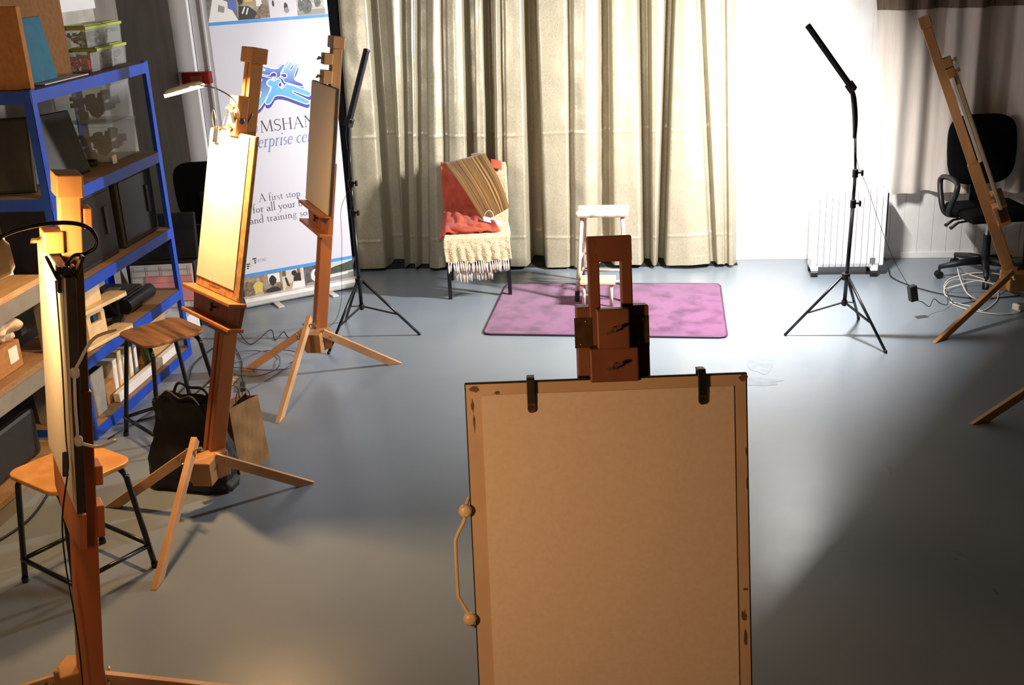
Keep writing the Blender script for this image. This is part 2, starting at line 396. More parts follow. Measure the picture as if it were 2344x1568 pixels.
# stains on the floor
def puddle(c, r, seed, z=.0008):
    random.seed(seed); b = MB(); n = 30
    pts = [b.v((c[0]+math.cos(2*PI*k/n)*r[0]*(1+.5*noise.noise(V((math.cos(2*PI*k/n)*1.7+seed, math.sin(2*PI*k/n)*1.7, 0)))), c[1]+math.sin(2*PI*k/n)*r[1]*(1+.5*noise.noise(V((math.cos(2*PI*k/n)*1.7, math.sin(2*PI*k/n)*1.7+seed, 3)))), z)) for k in range(n)]
    b.f(pts); return b
MB_st = mat('floor_scuff', (130, 139, 148), (114, 124, 134), rough=.6, scale=18)
for i, (c, r) in enumerate((((.56, 5.95), (.09, .17)), ((.52, 5.68), (.12, .06)))):
    tag(puddle(c, r, i+3).build('floor_mark', MB_st), ['pale worn patch on the grey floor right of the board, the longer one', 'small pale worn patch on the grey floor nearer the board'][i], 'mark')

# red call point on the trunking
t = thing('fire_call_box', 'small red box fixed to the white trunking beside the banner', 'call box', (-3.31, 7.86, 1.42))
MB().box((-3.40, 7.80, 1.425), (-3.19, 7.862, 1.51)).build('body', M['red_box'], t, bevel=.006)
MB().box((-3.33, 7.792, 1.445), (-3.25, 7.802, 1.485)).build('front_plate', flat('dull_red', (180, 90, 80)), t)

# ------------------------------------------------------------------ easels
EZ = {}
def easel_frame(x, y, phi, al):
    n = V((math.cos(phi), math.sin(phi), 0)); z = V((0, 0, 1))
    m = z*math.cos(al) - n*math.sin(al); N = n*math.cos(al) + z*math.sin(al); s = z.cross(n)
    B = V((x, y, 0))
    def P(a, ss=0., c=0.): return B + m*a + s*ss + N*c
    return P, m, s, N, n
def wing_nut(b, p, ax, up, r=.0075):
    p, ax, up = V(p), V(ax).normalized(), V(up).normalized()
    b.cyl(p, p+ax*.022, r*.75, n=10)
    for sg in (-1, 1):
        b.obox(p+ax*.02+up*sg*r*1.5, (r*.35, r*.9, r*.9), ax.cross(up), up, ax)
def make_easel(key, x, y, phi, al, T, hb, ht, board_off, hub, feet, label, mast='mid_wood', upper='pale_wood', ledge='dark_wood', style='cap', ledge_w=.46, legm='leg_wood', clamp=None, lips=True, back_blocks=()):
    """radial easel: sliding mast with cap, outer rails, ledge, clamp, hub and three legs"""
    phi, al = R(phi), R(al)
    P, m, s, N, n = easel_frame(x, y, phi, al); EZ[key] = (P, m, s, N, n)
    t = thing('studio_easel', label, 'easel', (x, y, 0), phi+PI/2)
    W = M[mast]; U = M[upper]
    if style == 'cap':
        b = MB()
        for sg in (-1, 1): b.obox(P((.13+hb+.25)/2, sg*.024, 0), (.0165, .034, (hb+.25-.13)/2), s, N, m)
        b.obox(P((.13+hb+.25)/2, 0, -.012), (.009, .006, (hb+.25-.13)/2), s, N, m)
        b.build('outer_mast', W, t, bevel=.003)
        b = MB()
        for sg in (-1, 1): b.obox(P((hb+T-.06)/2+.1, sg*.0195, -.002), (.012, .027, (T-hb)/2-.13), s, N, m)
        b.obox(P((hb+T)/2+.1, 0, -.008), (.008, .008, (T-hb)/2-.14), s, N, m)
        b.build('upper_mast', U, t, bevel=.003)
        MB().obox(P(T-.03, 0, 0), (.055, .034, .031), s, N, m).build('mast_cap', U, t, bevel=.004)
    else:
        b = MB()
        for sg in (-1, 1): b.obox(P(.86, sg*.062+.002, -.008), (.0175, .030, .715), s, N, m)
        b.build('outer_mast', W, t, bevel=.003)
        b = MB()
        for sg in (-1, 1): b.obox(P(1.2, sg*.0355, .004), (.0125, .019, .475), s, N, m)
        b.build('upper_mast', U, t, bevel=.003)
        b = MB().obox(P(T-.026, 0, .004), (.0485, .0195, .028), s, N, m)
        b.build('mast_cap', U, t, bevel=.003)
        for i in (-1, 1):
            for j in (-1, 1):
                MB().cyl(P(T-.026+j*.014, i*.033, .023), P(T-.026+j*.014, i*.033, .0245), .0042, n=14).build('wood_plug', M['dark_wood'], t)
        for sg in (-1, 1):
            pl = MB().obox(P(1.519, sg*.0625, .0235), (.019, .0015, .033), s, N, m).build('guide_plate', M['brass_dull'], t)
            b = MB()
            for j in (-1, 1): b.ball(P(1.519+j*.025, sg*.0625+j*.006, .025), .0032, 8)
            b.build('plate_screws', M['brass'], pl, smooth=True)
    # top clamp block(s)
    ch = hb+ht
    cb = clamp or [(ch+.1, .05, .05), (ch+.02, .035, .055)]
    for (ca, hh, wd_) in cb:
        o = MB().obox(P(ca, 0, .045), (wd_*.72, .026, hh), s, N, m).build('clamp_block', U, t, bevel=.004)
        b = MB(); wing_nut(b, P(ca, 0, .071), N, s+m*.5); b.build('wing_nut', M['brass'], o)
    # ledge at the foot of the board
    bo = board_off
    for (ba, bh) in back_blocks: MB().obox(P(ba, 0, -.045), (.034, .011, bh), s, N, m).build('guide_block', W, t, bevel=.003)
    b = MB().obox(P(hb-.075, bo, .035), (.105, .014, .085), s, N, m)
    b.prism([P(hb-.01, bo-ledge_w/2, .03), P(hb-.01, bo+ledge_w/2, .03), P(hb-.12, bo+ledge_w/2-.02, .03), P(hb-.155, bo+.05, .03), P(hb-.155, bo-.05, .03), P(hb-.12, bo-ledge_w/2+.02, .03)], N*.018)
    b.build('ledge_plate', M[ledge], t, bevel=.002)
    if lips: MB().obox(P(hb-.008, bo, .065), (ledge_w/2, .04, .008), s, N, m).build('upper_ledge', W, t, bevel=.003)
    if lips: MB().obox(P(hb-.115, bo, .062), (ledge_w/2, .036, .008), s, N, m).build('lower_ledge', W, t, bevel=.003)
    if lips: b = MB(); wing_nut(b, P(hb-.06, bo, .049), N, m); b.build('ledge_nut', M['brass_dull'], t)
    # hub and legs
    H = V((hub[0], hub[1], .2))
    b = MB().obox((H+P(.2))/2, (.035, (H-P(.2)).length/2+.03, .06), n.cross(V((0, 0, 1))), n, (0, 0, 1))
    b.obox(H, (.045, .045, .055))
    b.build('hub', U, t, bevel=.006)
    for (fx, fy, zt) in feet:
        F = V((fx, fy, 0)); d = (F-H); d.z = 0; d.normalize()
        top = H + d*.045; top.z = zt
        side = V((-d.y, d.x, 0)); ax = (F-top).normalized(); up = ax.cross(side).normalized()
        if up.z < 0: up = -up
        b = MB()
        hw, hh = .0125, .021
        # blunt foot cut level with the floor
        e0 = [top+side*sx*hw+up*sy*hh for sx, sy in ((-1, -1), (1, -1), (1, 1), (-1, 1))]
        e1 = []
        for p in e0:
            k = (p.z-.001)/(-ax.z); e1.append(p+ax*k)
        A = [b.v(p) for p in e0]; Bv = [b.v(p) for p in e1]
        b.f(A); b.f(Bv[::-1])
        for k in range(4): b.f([A[k], A[(k+1) % 4], Bv[(k+1) % 4], Bv[k]])
        lg = b.build('leg', M[legm], t, bevel=.002)
        q = top + ax*.05; b = MB(); b.cyl(q-side*.03, q+side*.03, .005, n=8); wing_nut(b, q+side*.018, side, up); b.build('leg_bolt', M['brass'], lg)
    return t
LM = 'pale_wood'
make_easel('near_left', -1.758, 2.657, -143.7, 7.24, 1.781, .917, .646, .036, (-1.80, 2.70),
           [(-1.78, 2.10, .20), (-2.2, 2.82, .19), (-1.40, 2.92, .19)],
           'beech easel nearest the camera on the left, black clip lamp on its board', mast='lit_orange_wood', upper='pale_wood', ledge='lit_orange_wood', ledge_w=.5, lips=False, back_blocks=[(.905, .03), (.76, .05), (1.66, .028)], clamp=[(1.598, .03, .055)])
make_easel('left_middle', -1.989, 4.199, -133.08, 14.38, 1.99, .952, .687, -.022, (-1.95, 4.13),
           [(-1.937, 3.538, .37), (-2.42, 4.156, .29), (-1.60, 4.404, .25)],
           'reddish beech easel with glowing lamp clipped on, before the black tote bag', mast='mid_wood', upper='mid_wood_y', ledge='dark_wood')
make_easel('left_far', -1.972, 5.837, -149.38, 9.32, 1.88, .955, .512, .014, (-1.94, 5.76),
           [(-1.96, 5.11, .36), (-2.392, 5.817, .27), (-1.527, 5.928, .25)],
           'beech easel standing in front of the roll-up banner', mast='mid_wood', upper='mid_wood_y', ledge='mid_wood',
           clamp=[(1.76, .03, .045), (1.665, .035, .055)])
make_easel('right', 2.243, 6.914, -11.65, 21.97, 1.90, .72, .77, .003, (2.16, 6.83),
           [(1.615, 6.319, .27), (2.65, 6.55, .26), (2.25, 7.35, .26)],
           'leaning beech easel on the right in front of the black office chair', mast='mid_wood_y', upper='mid_wood_y', ledge='mid_wood_y', legm='mid_wood_y',
           clamp=[(1.60, .03, .045), (1.535, .03, .05)])
make_easel('front', -.065, 1.978, -83.51, 13.16, 1.726, .573, .85, -.02, (-.06, 2.02),
           [(-.03, 1.42, .36), (-.5, 2.25, .27), (.40, 2.3, .25)],
           'reddish beech easel facing the camera with slotted mast and brass plates', mast='dark_wood', upper='dark_wood', ledge='dark_wood', style='slot', ledge_w=.6,
           clamp=[(1.53, .043, .049), (1.452, .037, .073)])
make_easel('edge', 2.22, 5.42, -20, 8, 1.75, .75, .8, 0, (2.16, 5.39),
           [(1.535, 5.156, .33), (2.6, 5.05, .27), (2.35, 5.85, .26)],
           'easel at the right edge, only one pale wooden leg showing on the floor', mast='mid_wood_y', upper='mid_wood_y', ledge='mid_wood_y', legm='mid_wood_y')

def board(key, hb, w, h, off, label, c0=.045, th=.016, face='board', edge='board_edge', stains=()):
    P, m, s, N, n = EZ[key]
    t = thing('drawing_board', label, 'drawing board', P(hb, off, c0+th/2), math.atan2(n.y, n.x)+PI/2, )
    MB().obox(P(hb+h/2, off, c0+th/2), (w/2, th/2-.0012, h/2), s, N, m).build('core', M[edge], t, bevel=.002)
    MB().obox(P(hb+h/2, off, c0+th-.0008), (w/2-.003, .0016, h/2-.003), s, N, m).build('face', M[face], t, bevel=.0008)
    b = MB(); got = False
    for (a, ss, la, ls, sd) in stains:
        nn = 14; vs = []
        for k in range(nn):
            an = 2*PI*k/nn; rr = .62+.5*noise.noise(V((math.cos(an)*2+sd, math.sin(an)*2, sd)))
            vs.append(b.v(P(a+math.sin(an)*la*rr, ss+math.cos(an)*ls*rr, c0+th+.0012)))
        b.f(vs); got = True
    if got: b.build('stain', M['stain'], t)
    return t
def paper(key, a0, a1, s0, s1, label, c=.0645, curl=0., m_='paper'):
    P, m, s, N, n = EZ[key]
    b = MB()
    def fn(u, v):
        e = curl*max(0, (v-.9)/.1)**2
        return P(a0+(a1-a0)*v, s0+(s1-s0)*u, c+.0008*noise.noise(V((u*3, v*4, 1)))+e)
    b.grid(fn, 16, 22)
    o = b.build('drawing_paper', M[m_], None, solid=.0007, origin=P(a0, (s0+s1)/2, c))
    return tag(o, label, 'paper')
# front board: seen whole, cream paper, two clips, side handle
board('front', .573, .612, .85, -.02, 'large tan drawing board facing the camera with a dark worn rim', stains=[(1.41, -.305, .010, .018, 1), (1.375, -.31, .022, .006, 2), (1.335, -.308, .03, .004, 3), (1.40, -.255, .006, .01, 4), (1.412, .277, .012, .016, 5), (.83, .272, .03, .006, 6), (.88, .270, .02, .010, 7), (.94, .274, .005, .009, 8), (1.25, .281, .015, .003, 9), (1.18, .2815, .02, .003, 10), (1.2, -.275, .02, .002, 11), (.70, .282, .03, .004, 12)])
paper('front', .63, 1.396, -.29, .256, 'cream sheet clipped to the large board facing the camera')
def strap_clip(key, a, ss, label, c0=.063, metal='black'):
    P, m, s, N, n = EZ[key]
    t = thing('board_clip', label, 'clip', P(a, ss, c0), math.atan2(n.y, n.x)+PI/2, 'clips on the front board')
    b = MB().obox(P(a+.004, ss, c0+.008), (.0085, .003, .026), s, N, m)
    b.obox(P(a+.032, ss, c0-.012), (.0085, .02, .0022), s, N, m)
    b.obox(P(a+.005, ss, c0-.026), (.0085, .002, .028), s, N, m)
    b.build('band', M[metal], t, bevel=.001)
    b = MB().obox(P(a-.028, ss, c0+.008), (.0085, .0015, .008), s, N, m).cyl(P(a-.035, ss, c0+.0065), P(a-.035, ss, c0+.0095), .0085, n=16)
    b.build('tongue', M['brass_dull'], t)
strap_clip('front', 1.398, -.182, 'left black spring clip on the top of the large front board')
strap_clip('front', 1.402, .187, 'right black spring clip on the top of the large front board')
def side_handle(key, pts, knobs, cat_label, mk='cream_plastic'):
    P, m, s, N, n = EZ[key]
    W = [P(*p) for p in pts]
    t = thing('side_handle', cat_label, 'handle', P(*knobs[1]), 0)
    MB().tube(spline(W, 5), .0042, 8).build('rod', M[mk], t, smooth=True)
    for k in knobs:
        q = P(*k); b = MB().lathe([(.0, -.010), (.010, -.010), (.0145, -.005), (.0145, .005), (.010, .010), (0, .010)], q, N, 16)
        b.build('knob', M[mk], t, smooth=True)
side_handle('front', [(1.168, -.318, .035), (1.163, -.330, .055), (1.143, -.336, .072), (1.12, -.340, .072), (1.085, -.358, .072), (1.06, -.361, .072), (.965, -.361, .072), (.945, -.358, .072), (.915, -.343, .072), (.895, -.337, .072), (.876, -.331, .06), (.868, -.322, .035)],
            [(1.143, -.336, .072), (.897, -.337, .072)], 'cream wire handle with two round knobs on the left edge of the large front board')
# near left board
board('near_left', .917, .522, .646, .036, 'narrow-looking board on the nearest left easel, lit warm with a black edge', face='paper', edge='board_back', c0=.03, th=.026)
paper('near_left', .935, 1.552, -.21, .262, 'brightly lit sheet on the nearest left easel', c=.0585)
side_handle('near_left', [(1.42, .30, -.06), (1.406, .318, -.002), (1.35, .322, .035), (1.319, .318, .047), (1.28, .326, .05), (1.24, .336, .052), (1.17, .334, .05), (1.133, .318, .046), (1.118, .322, .02), (1.111, .318, -.01), (1.115, .30, -.05)],
            [(1.319, .318, .047), (1.133, .318, .046)], 'white wire handle with two round knobs on the edge of the nearest left board', mk='white_plastic')
# middle left board: lit by its own lamp
board('left_middle', .952, .414, .687, -.022, 'board with worn ochre rim on the easel with the glowing lamp', face='ply_edge', edge='ply_edge', stains=[(.962, .17, .02, .012, 3), (.985, -.2, .012, .01, 4), (.975, -.05, .006, .09, 5), (1.60, .12, .02, .008, 6), (1.58, .10, .012, .006, 8)], c0=.035)
paper('left_middle', .995, 1.632, -.222, .135, 'glowing white sheet under the lit clip lamp', c=.0545)
board('left_far', .955, .512, .672, .014, 'thin board on the easel in front of the banner, dark back', face='board', edge='board_back', c0=.04, th=.02)
paper('left_far', .958, 1.622, -.238, .262, 'plain buff sheet covering the board in front of the banner', c=.0625, m_='paper')
board('right', .714, .596, .779, .003, 'board seen edge-on on the leaning right-hand easel', face='paper', edge='board', c0=.057, th=.02)
P, m, s, N, n = EZ['right']
tag(MB().obox(P(1.265, 0, .046), (.285, .009, .245), s, N, m).build('canvas_panel', M['white_plastic'], bevel=.002), 'white canvas panel tucked between mast and board of the leaning right easel', 'canvas')
board('edge', .75, .6, .85, 0, 'board on the easel beyond the right edge', face='board', c0=.045)
# bulldog clip on the middle board
P, m, s, N, n = EZ['left_middle']
t = thing('bulldog_clip', 'silver bulldog clip on the top corner of the glowing sheet', 'clip', P(1.63, -.15, .06), math.atan2(n.y, n.x)+PI/2)
b = MB().obox(P(1.61, -.15, .062), (.022, .003, .03), s, N, m).obox(P(1.645, -.15, .05), (.022, .014, .004), s, N, m).obox(P(1.615, -.15, .033), (.022, .002, .028), s, N, m)
b.build('jaw', M['steel'], t, bevel=.001)
b = MB()
for c, k in ((.07, 1), (.03, -1)):
    b.tube(spline([P(1.64, -.162, c), P(1.69, -.166, c+k*.01), P(1.715, -.15, c+k*.014), P(1.69, -.134, c+k*.01), P(1.64, -.138, c)], 5), .002, 6)
b.build('wire_arms', M['steel'], t, smooth=True)

# clip lamps
def clip_lamp(key, label, jaw, neck, head0, head1, face, m_neck, m_head, glow, power, hw, rneck=.004, cord=None, switch=None, spread=None):
    P, m, s, N, n = EZ[key]
    t = thing('clip_lamp', label, 'lamp', P(*jaw), math.atan2(n.y, n.x)+PI/2)
    J = P(*jaw)
    b = MB().obox(J+N*.016-m*.01, (.017, .004, .034), s, N, m).obox(J-N*.02-m*.01, (.017, .004, .034), s, N, m)
    b.obox(J+N*.03+m*.02, (.015, .004, .03), s, (N-m*.4).normalized(), (m+N*.4).normalized()).obox(J-N*.034+m*.02, (.015, .004, .03), s, (N+m*.4).normalized(), (m-N*.4).normalized())
    b.cyl(J-s*.02+m*.012, J+s*.02+m*.012, .014, n=12)
    b.build('clip_jaws', M[m_neck], t, bevel=.002)
    pts = spline([P(*p) for p in neck], 8)
    MB().tube(pts, rneck, 10).build('gooseneck', M[m_neck], t, smooth=True)
    A, B = P(*head0), P(*head1); d = (B-A).normalized(); F = V(face); F = (F-d*F.dot(d)).normalized(); sd = d.cross(F)
    L = (B-A).length
    b = MB(); nn = 16
    rings = []
    for k, (fx, w) in enumerate(((0, .55), (.06, .85), (.2, 1), (.8, 1), (.94, .85), (1, .55))):
        rings.append([b.v(A+d*L*fx+sd*hw*w*math.cos(PI*j/10)+(-F)*hw*.55*w*math.sin(PI*j/10)) for j in range(11)])
    for a_, b_ in zip(rings, rings[1:]):
        for j in range(10): b.f([a_[j], a_[j+1], b_[j+1], b_[j]])
        b.f([a_[0], b_[0], b_[10], a_[10]])
    b.f(rings[0]); b.f(rings[-1])
    b.build('lamp_head', M[m_head], t, smooth=False)
    MB().obox((A+B)/2+F*.005, (hw*.86, L*.46, .007), sd, d, F).build('diffuser', M[glow], t)
    if cord:
        MB().tube(spline([P(*p) if len(p) == 3 else V(p[1:]) for p in cord], 6), .0022, 6).build('cord', M['cord'], t, smooth=True)
    if switch:
        a_, b_ = P(*switch[0]), P(*switch[1])
        MB().bar(a_, b_, .018, .014, N).build('inline_switch', M['black'], t, bevel=.003)
    lamp_axes('lamp_glow_'+key, power, WARM, (A+B)/2+F*.016, d, F, L*.8, hw*1.4)
    return t
P, m, s, N, n = EZ['left_middle']
clip_lamp('left_middle', 'slim clip lamp glowing warm above the sheet on the middle left easel', (1.675, .02, .045),
          [(1.69, .03, .05), (1.735, .075, .085), (1.775, .105, .13), (1.803, .10, .20), (1.807, .046, .25)], (1.807, .046, .25), (1.754, -.215, .255), -N*.35-m*.95+s*.02, 'steel', 'white_plastic', 'led_warm', 36.0, .035,
          rneck=.0028)
P, m, s, N, n = EZ['near_left']
clip_lamp('near_left', 'black gooseneck clip lamp with pale shade on the nearest left board', (1.56, .25, .05),
          [(1.585, .25, .045), (1.60, .215, .02), (1.60, .2, -.005), (1.615, .2, -.032), (1.64, .2, -.037), (1.668, .2, -.02), (1.682, .2, .02), (1.682, .2, .08), (1.668, .2, .15), (1.645, .2, .2), (1.62, .2, .215)],
          (1.605, .2, .165), (1.575, .20, .36), -s*.95-m*.25, 'black_metal', 'cream_plastic', 'led_warm', 13.0, .055, rneck=.0055,
          cord=[(1.54, .23, .07), (1.45, .2, .064), (1.3, .215, .063), (1.12, .225, .064), (1.06, .275, .068), (1.02, .29, .075), (.9, .275, .09), (.78, .29, .09), (.6, .26, .07), (.45, .26, .06), (.33, .27, .06), (.2, .24, .07), (.05, .22, .10), (.004, .05, .22)],
          switch=[(1.085, .262, .072), (1.025, .287, .078)])

# ------------------------------------------------------------------ tripod lamps
def tripod_lamp(label, c, feet, zleg, pole_pts, tube0, tube1, face, handle_pts, cord=None):
    c = V((c[0], c[1], 0))
    t = thing('tripod_lamp', label, 'lamp', c)
    b = MB(); pp = [V(p) for p in pole_pts]
    for (p, q, r) in ((pp[0], pp[1], .0115), (pp[1], pp[2], .0095), (pp[2], pp[3], .0075)): b.cyl(p, q, r, n=12)
    b.build('pole', M['black_metal'], t, smooth=True)
    for i in (1, 2):
        p = pp[i]
        k = MB().cyl(p-V((0, 0, .028)), p+V((0, 0, .02)), .0165, n=12).build('collar', M['black'], t, bevel=.003)
        MB().cyl(p, p+V((.03, -.008, 0)), .006, n=8).obox(p+V((.036, -.01, 0)), (.006, .012, .016)).build('clamp_knob', M['black'], k, bevel=.003)
    top = V((pp[0].x, pp[0].y, zleg)); low = V((pp[0].x, pp[0].y, .205))
    MB().cyl(top-V((0, 0, .02)), top+V((0, 0, .02)), .024, n=14).build('leg_hub', M['black'], t, bevel=.003)
    MB().cyl(low-V((0, 0, .015)), low+V((0, 0, .015)), .017, n=14).build('brace_hub', M['black'], t, bevel=.003)
    for fx, fy in feet:
        F = V((fx, fy, .008)); d = (F-top); dh = V((d.x, d.y, 0)).normalized()
        lg = MB().cyl(top+dh*.02, F, .0085, n=8).ball(F, .011, 8).build('leg', M['black_metal'], t, smooth=True)
        k = top + d*.62
        MB().bar(low+dh*.012, k, .014, .007, (0, 0, 1)).build('brace', M['black_metal'], lg)
    hp = spline(handle_pts, 6)
    MB().tube(hp, [.010+.006*math.sin(PI*min(1, i/len(hp)*1.1)) for i in range(len(hp))], 12).build('grip', M['black'], t, smooth=True)
    T0, T1 = V(tube0), V(tube1); d = (T1-T0).normalized(); F = V(face); F = (F-d*F.dot(d)).normalized(); sd = d.cross(F)
    hd = MB().obox((T0+T1)/2, (.0165, (T1-T0).length/2, .014), sd, d, F).build('tube_body', M['black'], t, bevel=.006)
    MB().obox((T0+T1)/2+F*.0125, (.0105, (T1-T0).length*.47, .002), sd, d, F).build('light_strip', M['led_cool'], hd)
    MB().obox(T0-d*.012, (.022, .026, .02), sd, d, F).cyl(T0-sd*.03, T0+sd*.03, .011, n=10).build('tilt_joint', M['black'], t, bevel=.003)
    if cord: MB().tube(spline(cord, 6), .0016, 6).build('lamp_cord', M['cord'], t, smooth=True)
    return t
tripod_lamp('black tripod stand with a tube lamp beside the white radiator', (1.084, 6.415), [(.752, 6.412), (1.276, 6.116), (1.224, 6.714)], .365,
            [(1.083, 6.415, .185), (1.099, 6.415, .80), (1.101, 6.415, .976), (1.088, 6.415, 1.19)], RT0, RT1, RFACE,
            [(1.086, 6.415, 1.17), (1.082, 6.415, 1.28), (1.066, 6.415, 1.40), (1.046, 6.415, 1.452)],
            cord=[(1.09, 6.40, 1.1), (1.12, 6.42, 1.0), (1.18, 6.46, .88), (1.27, 6.52, .66), (1.38, 6.60, .42), (1.52, 6.71, .19)])
tripod_lamp('black tripod stand with a thin tube lamp between the banner and the gold curtain', (-1.827, 6.381), [(-1.486, 6.428), (-2.03, 6.68), (-1.975, 6.09)], .37,
            [(-1.827, 6.381, .185), (-1.825, 6.381, .80), (-1.82, 6.381, .98), (-1.81, 6.381, 1.2)], LT0, LT1, LFACE,
            [(-1.812, 6.381, 1.18), (-1.808, 6.381, 1.25), (-1.80, 6.381, 1.31), (-1.793, 6.381, 1.345)],
            cord=[(-1.83, 6.40, .95), (-1.93, 6.5, .8), (-1.96, 6.55, .6), (-2.0, 6.6, .35), (-2.03, 6.62, .15), (-2.1, 6.6, .01), (-2.25, 6.45, .004)])
tag(MB().obox(V((1.535, 6.715, .165)), (.025, .022, .05), (.9, .3, .2), (-.3, .95, 0), V((-.19, -.06, .98))).build('power_adapter', M['black'], bevel=.005), 'black power adapter hanging on the cord of the right tripod lamp', 'adapter')
tag(MB().tube(spline([(1.55, 6.71, .12), (1.60, 6.74, .10), (1.66, 6.8, .05), (1.69, 6.83, .09), (1.74, 6.86, .05), (1.80, 6.93, .02), (1.81, 6.97, .06), (1.86, 6.98, .01), (2.0, 7.05, .004), (2.15, 7.2, .004)], 6), .0025, 6).build('kinked_cord', M['cord'], smooth=True), 'thin kinked black cord from the adapter to the tangle under the right easel', 'cord')

# ------------------------------------------------------------------ curtains
def knots_fn(kn):
    def f(x):
        if x <= kn[0][0]: return kn[0][1]
        for (x0, d0), (x1, d1) in zip(kn, kn[1:]):
            if x <= x1:
                t = (x-x0)/(x1-x0); t = t*t*(3-2*t)*.6+t*.4
                return d0+(d1-d0)*t
        return kn[-1][1]
    return f
# recesses between the bulging folds: start and end at the top, start and end at the hem, depth
GB = [(250, 355, 360, 465, 1.), (438, 492, 470, 520, .6), (520, 588, 535, 600, .55), (660, 690, 690, 715, .3), (780, 845, 820, 868, 1.), (888, 946, 930, 968, 1.), (985, 1010, 1010, 1030, .25), (1105, 1182, 1140, 1236, 1.15), (1345, 1375, 1365, 1390, .2), (1520, 1582, 1515, 1600, .6), (1720, 1792, 1752, 1802, .85), (1872, 1922, 1828, 1872, .9), (2030, 2066, 2108, 2140, .4), (2160, 2185, 2185, 2200, .2)]
GK = [(75, 190, .06), (100, 215, .11)]
for k, (a, c, e, g, st) in enumerate(GB):
    la, le = (a+GK[-1][0])/2, (e+GK[-1][1])/2
    GK += [(la, le, .105+.012*math.sin(k*2.3)), (a-6, e-6, .095), (a+(c-a)*.22, e+(g-e)*.22, .095-.105*st), (a+(c-a)*.78, e+(g-e)*.78, .095-.10*st), (c+5, g+5, .10)]
GK += [(2215, 2222, .10), (2240, 2245, .05)]
def gx_top(z): return -2.229 + ((740+z/2.3755)-770)/915*2.746
def gx_bot(z): return -2.20 + ((740+z/2.3755)-840)/845*2.76
def gold_curtain():
    xs = []
    N = 300
    def prof(u):
        q = u*(len(GK)-1); i = min(int(q), len(GK)-2); t = q-i; a, b_ = GK[i], GK[i+1]
        ts = t*t*(3-2*t)*.5+t*.5
        return (gx_top(a[0])*(1-t)+gx_top(b_[0])*t, gx_bot(a[1])*(1-t)+gx_bot(b_[1])*t, a[2]*(1-ts)+b_[2]*ts)
    def fn(u, v, back=0., zmin=.028):
        xt, xb, d = prof(u)
        z = 2.46+(zmin-2.46)*v
        w = (2.0-z)/2.0; xx = xt+(xb-xt)*w
        amp = 1.5+.2*max(0, w)
        y = 8.01 - d*amp
        y += .012*noise.noise(V((xx*3, z*2.2, 4)))+.006*noise.noise(V((xx*9, z*7, 9)))
        for zc in (1.0, .24):                                       # pressed creases and the hem line
            y -= .006*math.exp(-((z-zc-.03*noise.noise(V((xx*1.3, zc, 0))))/.007)**2)
        zz = z + (.03*noise.noise(V((xx*2.1, 7, 2))) if v > .97 else 0)
        return V((xx, y+back, max(zz, .004)))
    t = thing('gold_curtain', 'shimmering gold curtain hanging in folds to the floor behind the armless chair', 'curtain', (-.85, 7.97, 0))
    MB().grid(lambda u, v: fn(u, v), 400, 300).build('curtain_cloth', M['gold'], t, smooth=True)
    def ln(u, v):
        z = 2.46 if v == 0 else (.06 if v < .5 else .06*(1-(v-.5)/.5)+.004)
        k = max(0, min(1, (.06-z)/.05))
        return V((-2.30+2.87*u-.05*(1-v), 8.066-k*(.155+.03*noise.noise(V((u*9, 1, 0)))), z))
    MB().grid(ln, 160, 8).build('black_lining', M['lining'], t, smooth=True)
    MB().cyl((-2.45, 7.94, 2.48), (.7, 7.94, 2.48), .014).build('rail', M['steel'], t)
gold_curtain()
def white_curtain():
    t = thing('white_curtain', 'long white curtain hanging in soft folds behind the black office chair', 'curtain', (2.0, 7.96, .5))
    def fn(u, v):
        x0 = 1.36+.24*v; xx = x0+(2.95-x0)*u
        z = 2.5+(.51-2.5)*v
        ph = xx*13+1.3*math.sin(xx*3.1)+.3*noise.noise(V((xx*2, z*.6, 0)))
        y = 7.95 - .05*math.sin(ph)-.03*math.sin(ph*2.3+1)-.012*noise.noise(V((xx*8, z*1.2, 3)))
        y -= .004*math.exp(-((z-.55)/.006)**2)
        return V((xx, y, z))
    MB().grid(fn, 220, 50).build('curtain_cloth', M['white_cloth'], t, smooth=True)
    def fn2(u, v):
        p = fn(u, (2.5-(2.5+(1.745-2.5)*v))/(2.5-.51)); p.y -= .02; return p
    MB().grid(fn2, 220, 12).build('valance', M['brown_band'], t, smooth=True)
    MB().cyl((1.25, 7.93, 2.52), (3.05, 7.93, 2.52), .014).build('rail', M['steel'], t)
white_curtain()

# ------------------------------------------------------------------ roll-up banner
def pl(pts, w):
    """flat ribbon polygons along a 2-D polyline"""
    out = []; n = len(pts); P2 = [V((p[0], p[1])) for p in pts]; L_, R_ = [], []
    for i in range(n):
        a = P2[max(i-1, 0)]; c = P2[min(i+1, n-1)]; d = c-a
        if d.length < 1e-9: d = V((1, 0))
        d.normalize(); nn = V((-d.y, d.x))
        ww = w[i] if isinstance(w, (list, tuple)) else w
        L_.append(P2[i]+nn*ww/2); R_.append(P2[i]-nn*ww/2)
    for i in range(n-1): out.append([L_[i], L_[i+1], R_[i+1], R_[i]])
    return out
def arc(cx, cy, rx, ry, a0, a1, n=12):
    return [(cx+rx*math.cos(R(a0+(a1-a0)*k/n)), cy+ry*math.sin(R(a0+(a1-a0)*k/n))) for k in range(n+1)]
TK, TN = .105, .04
def sf(x, y, w=.2): return (TN, [(x-w/2, y+TN/2 if y < .5 else y-TN/2), (x+w/2, y+TN/2 if y < .5 else y-TN/2)])
xh = .46
def sx(x, w=.16): return (TN, [(x-w, xh-TN/2), (x, xh-TN/2)])
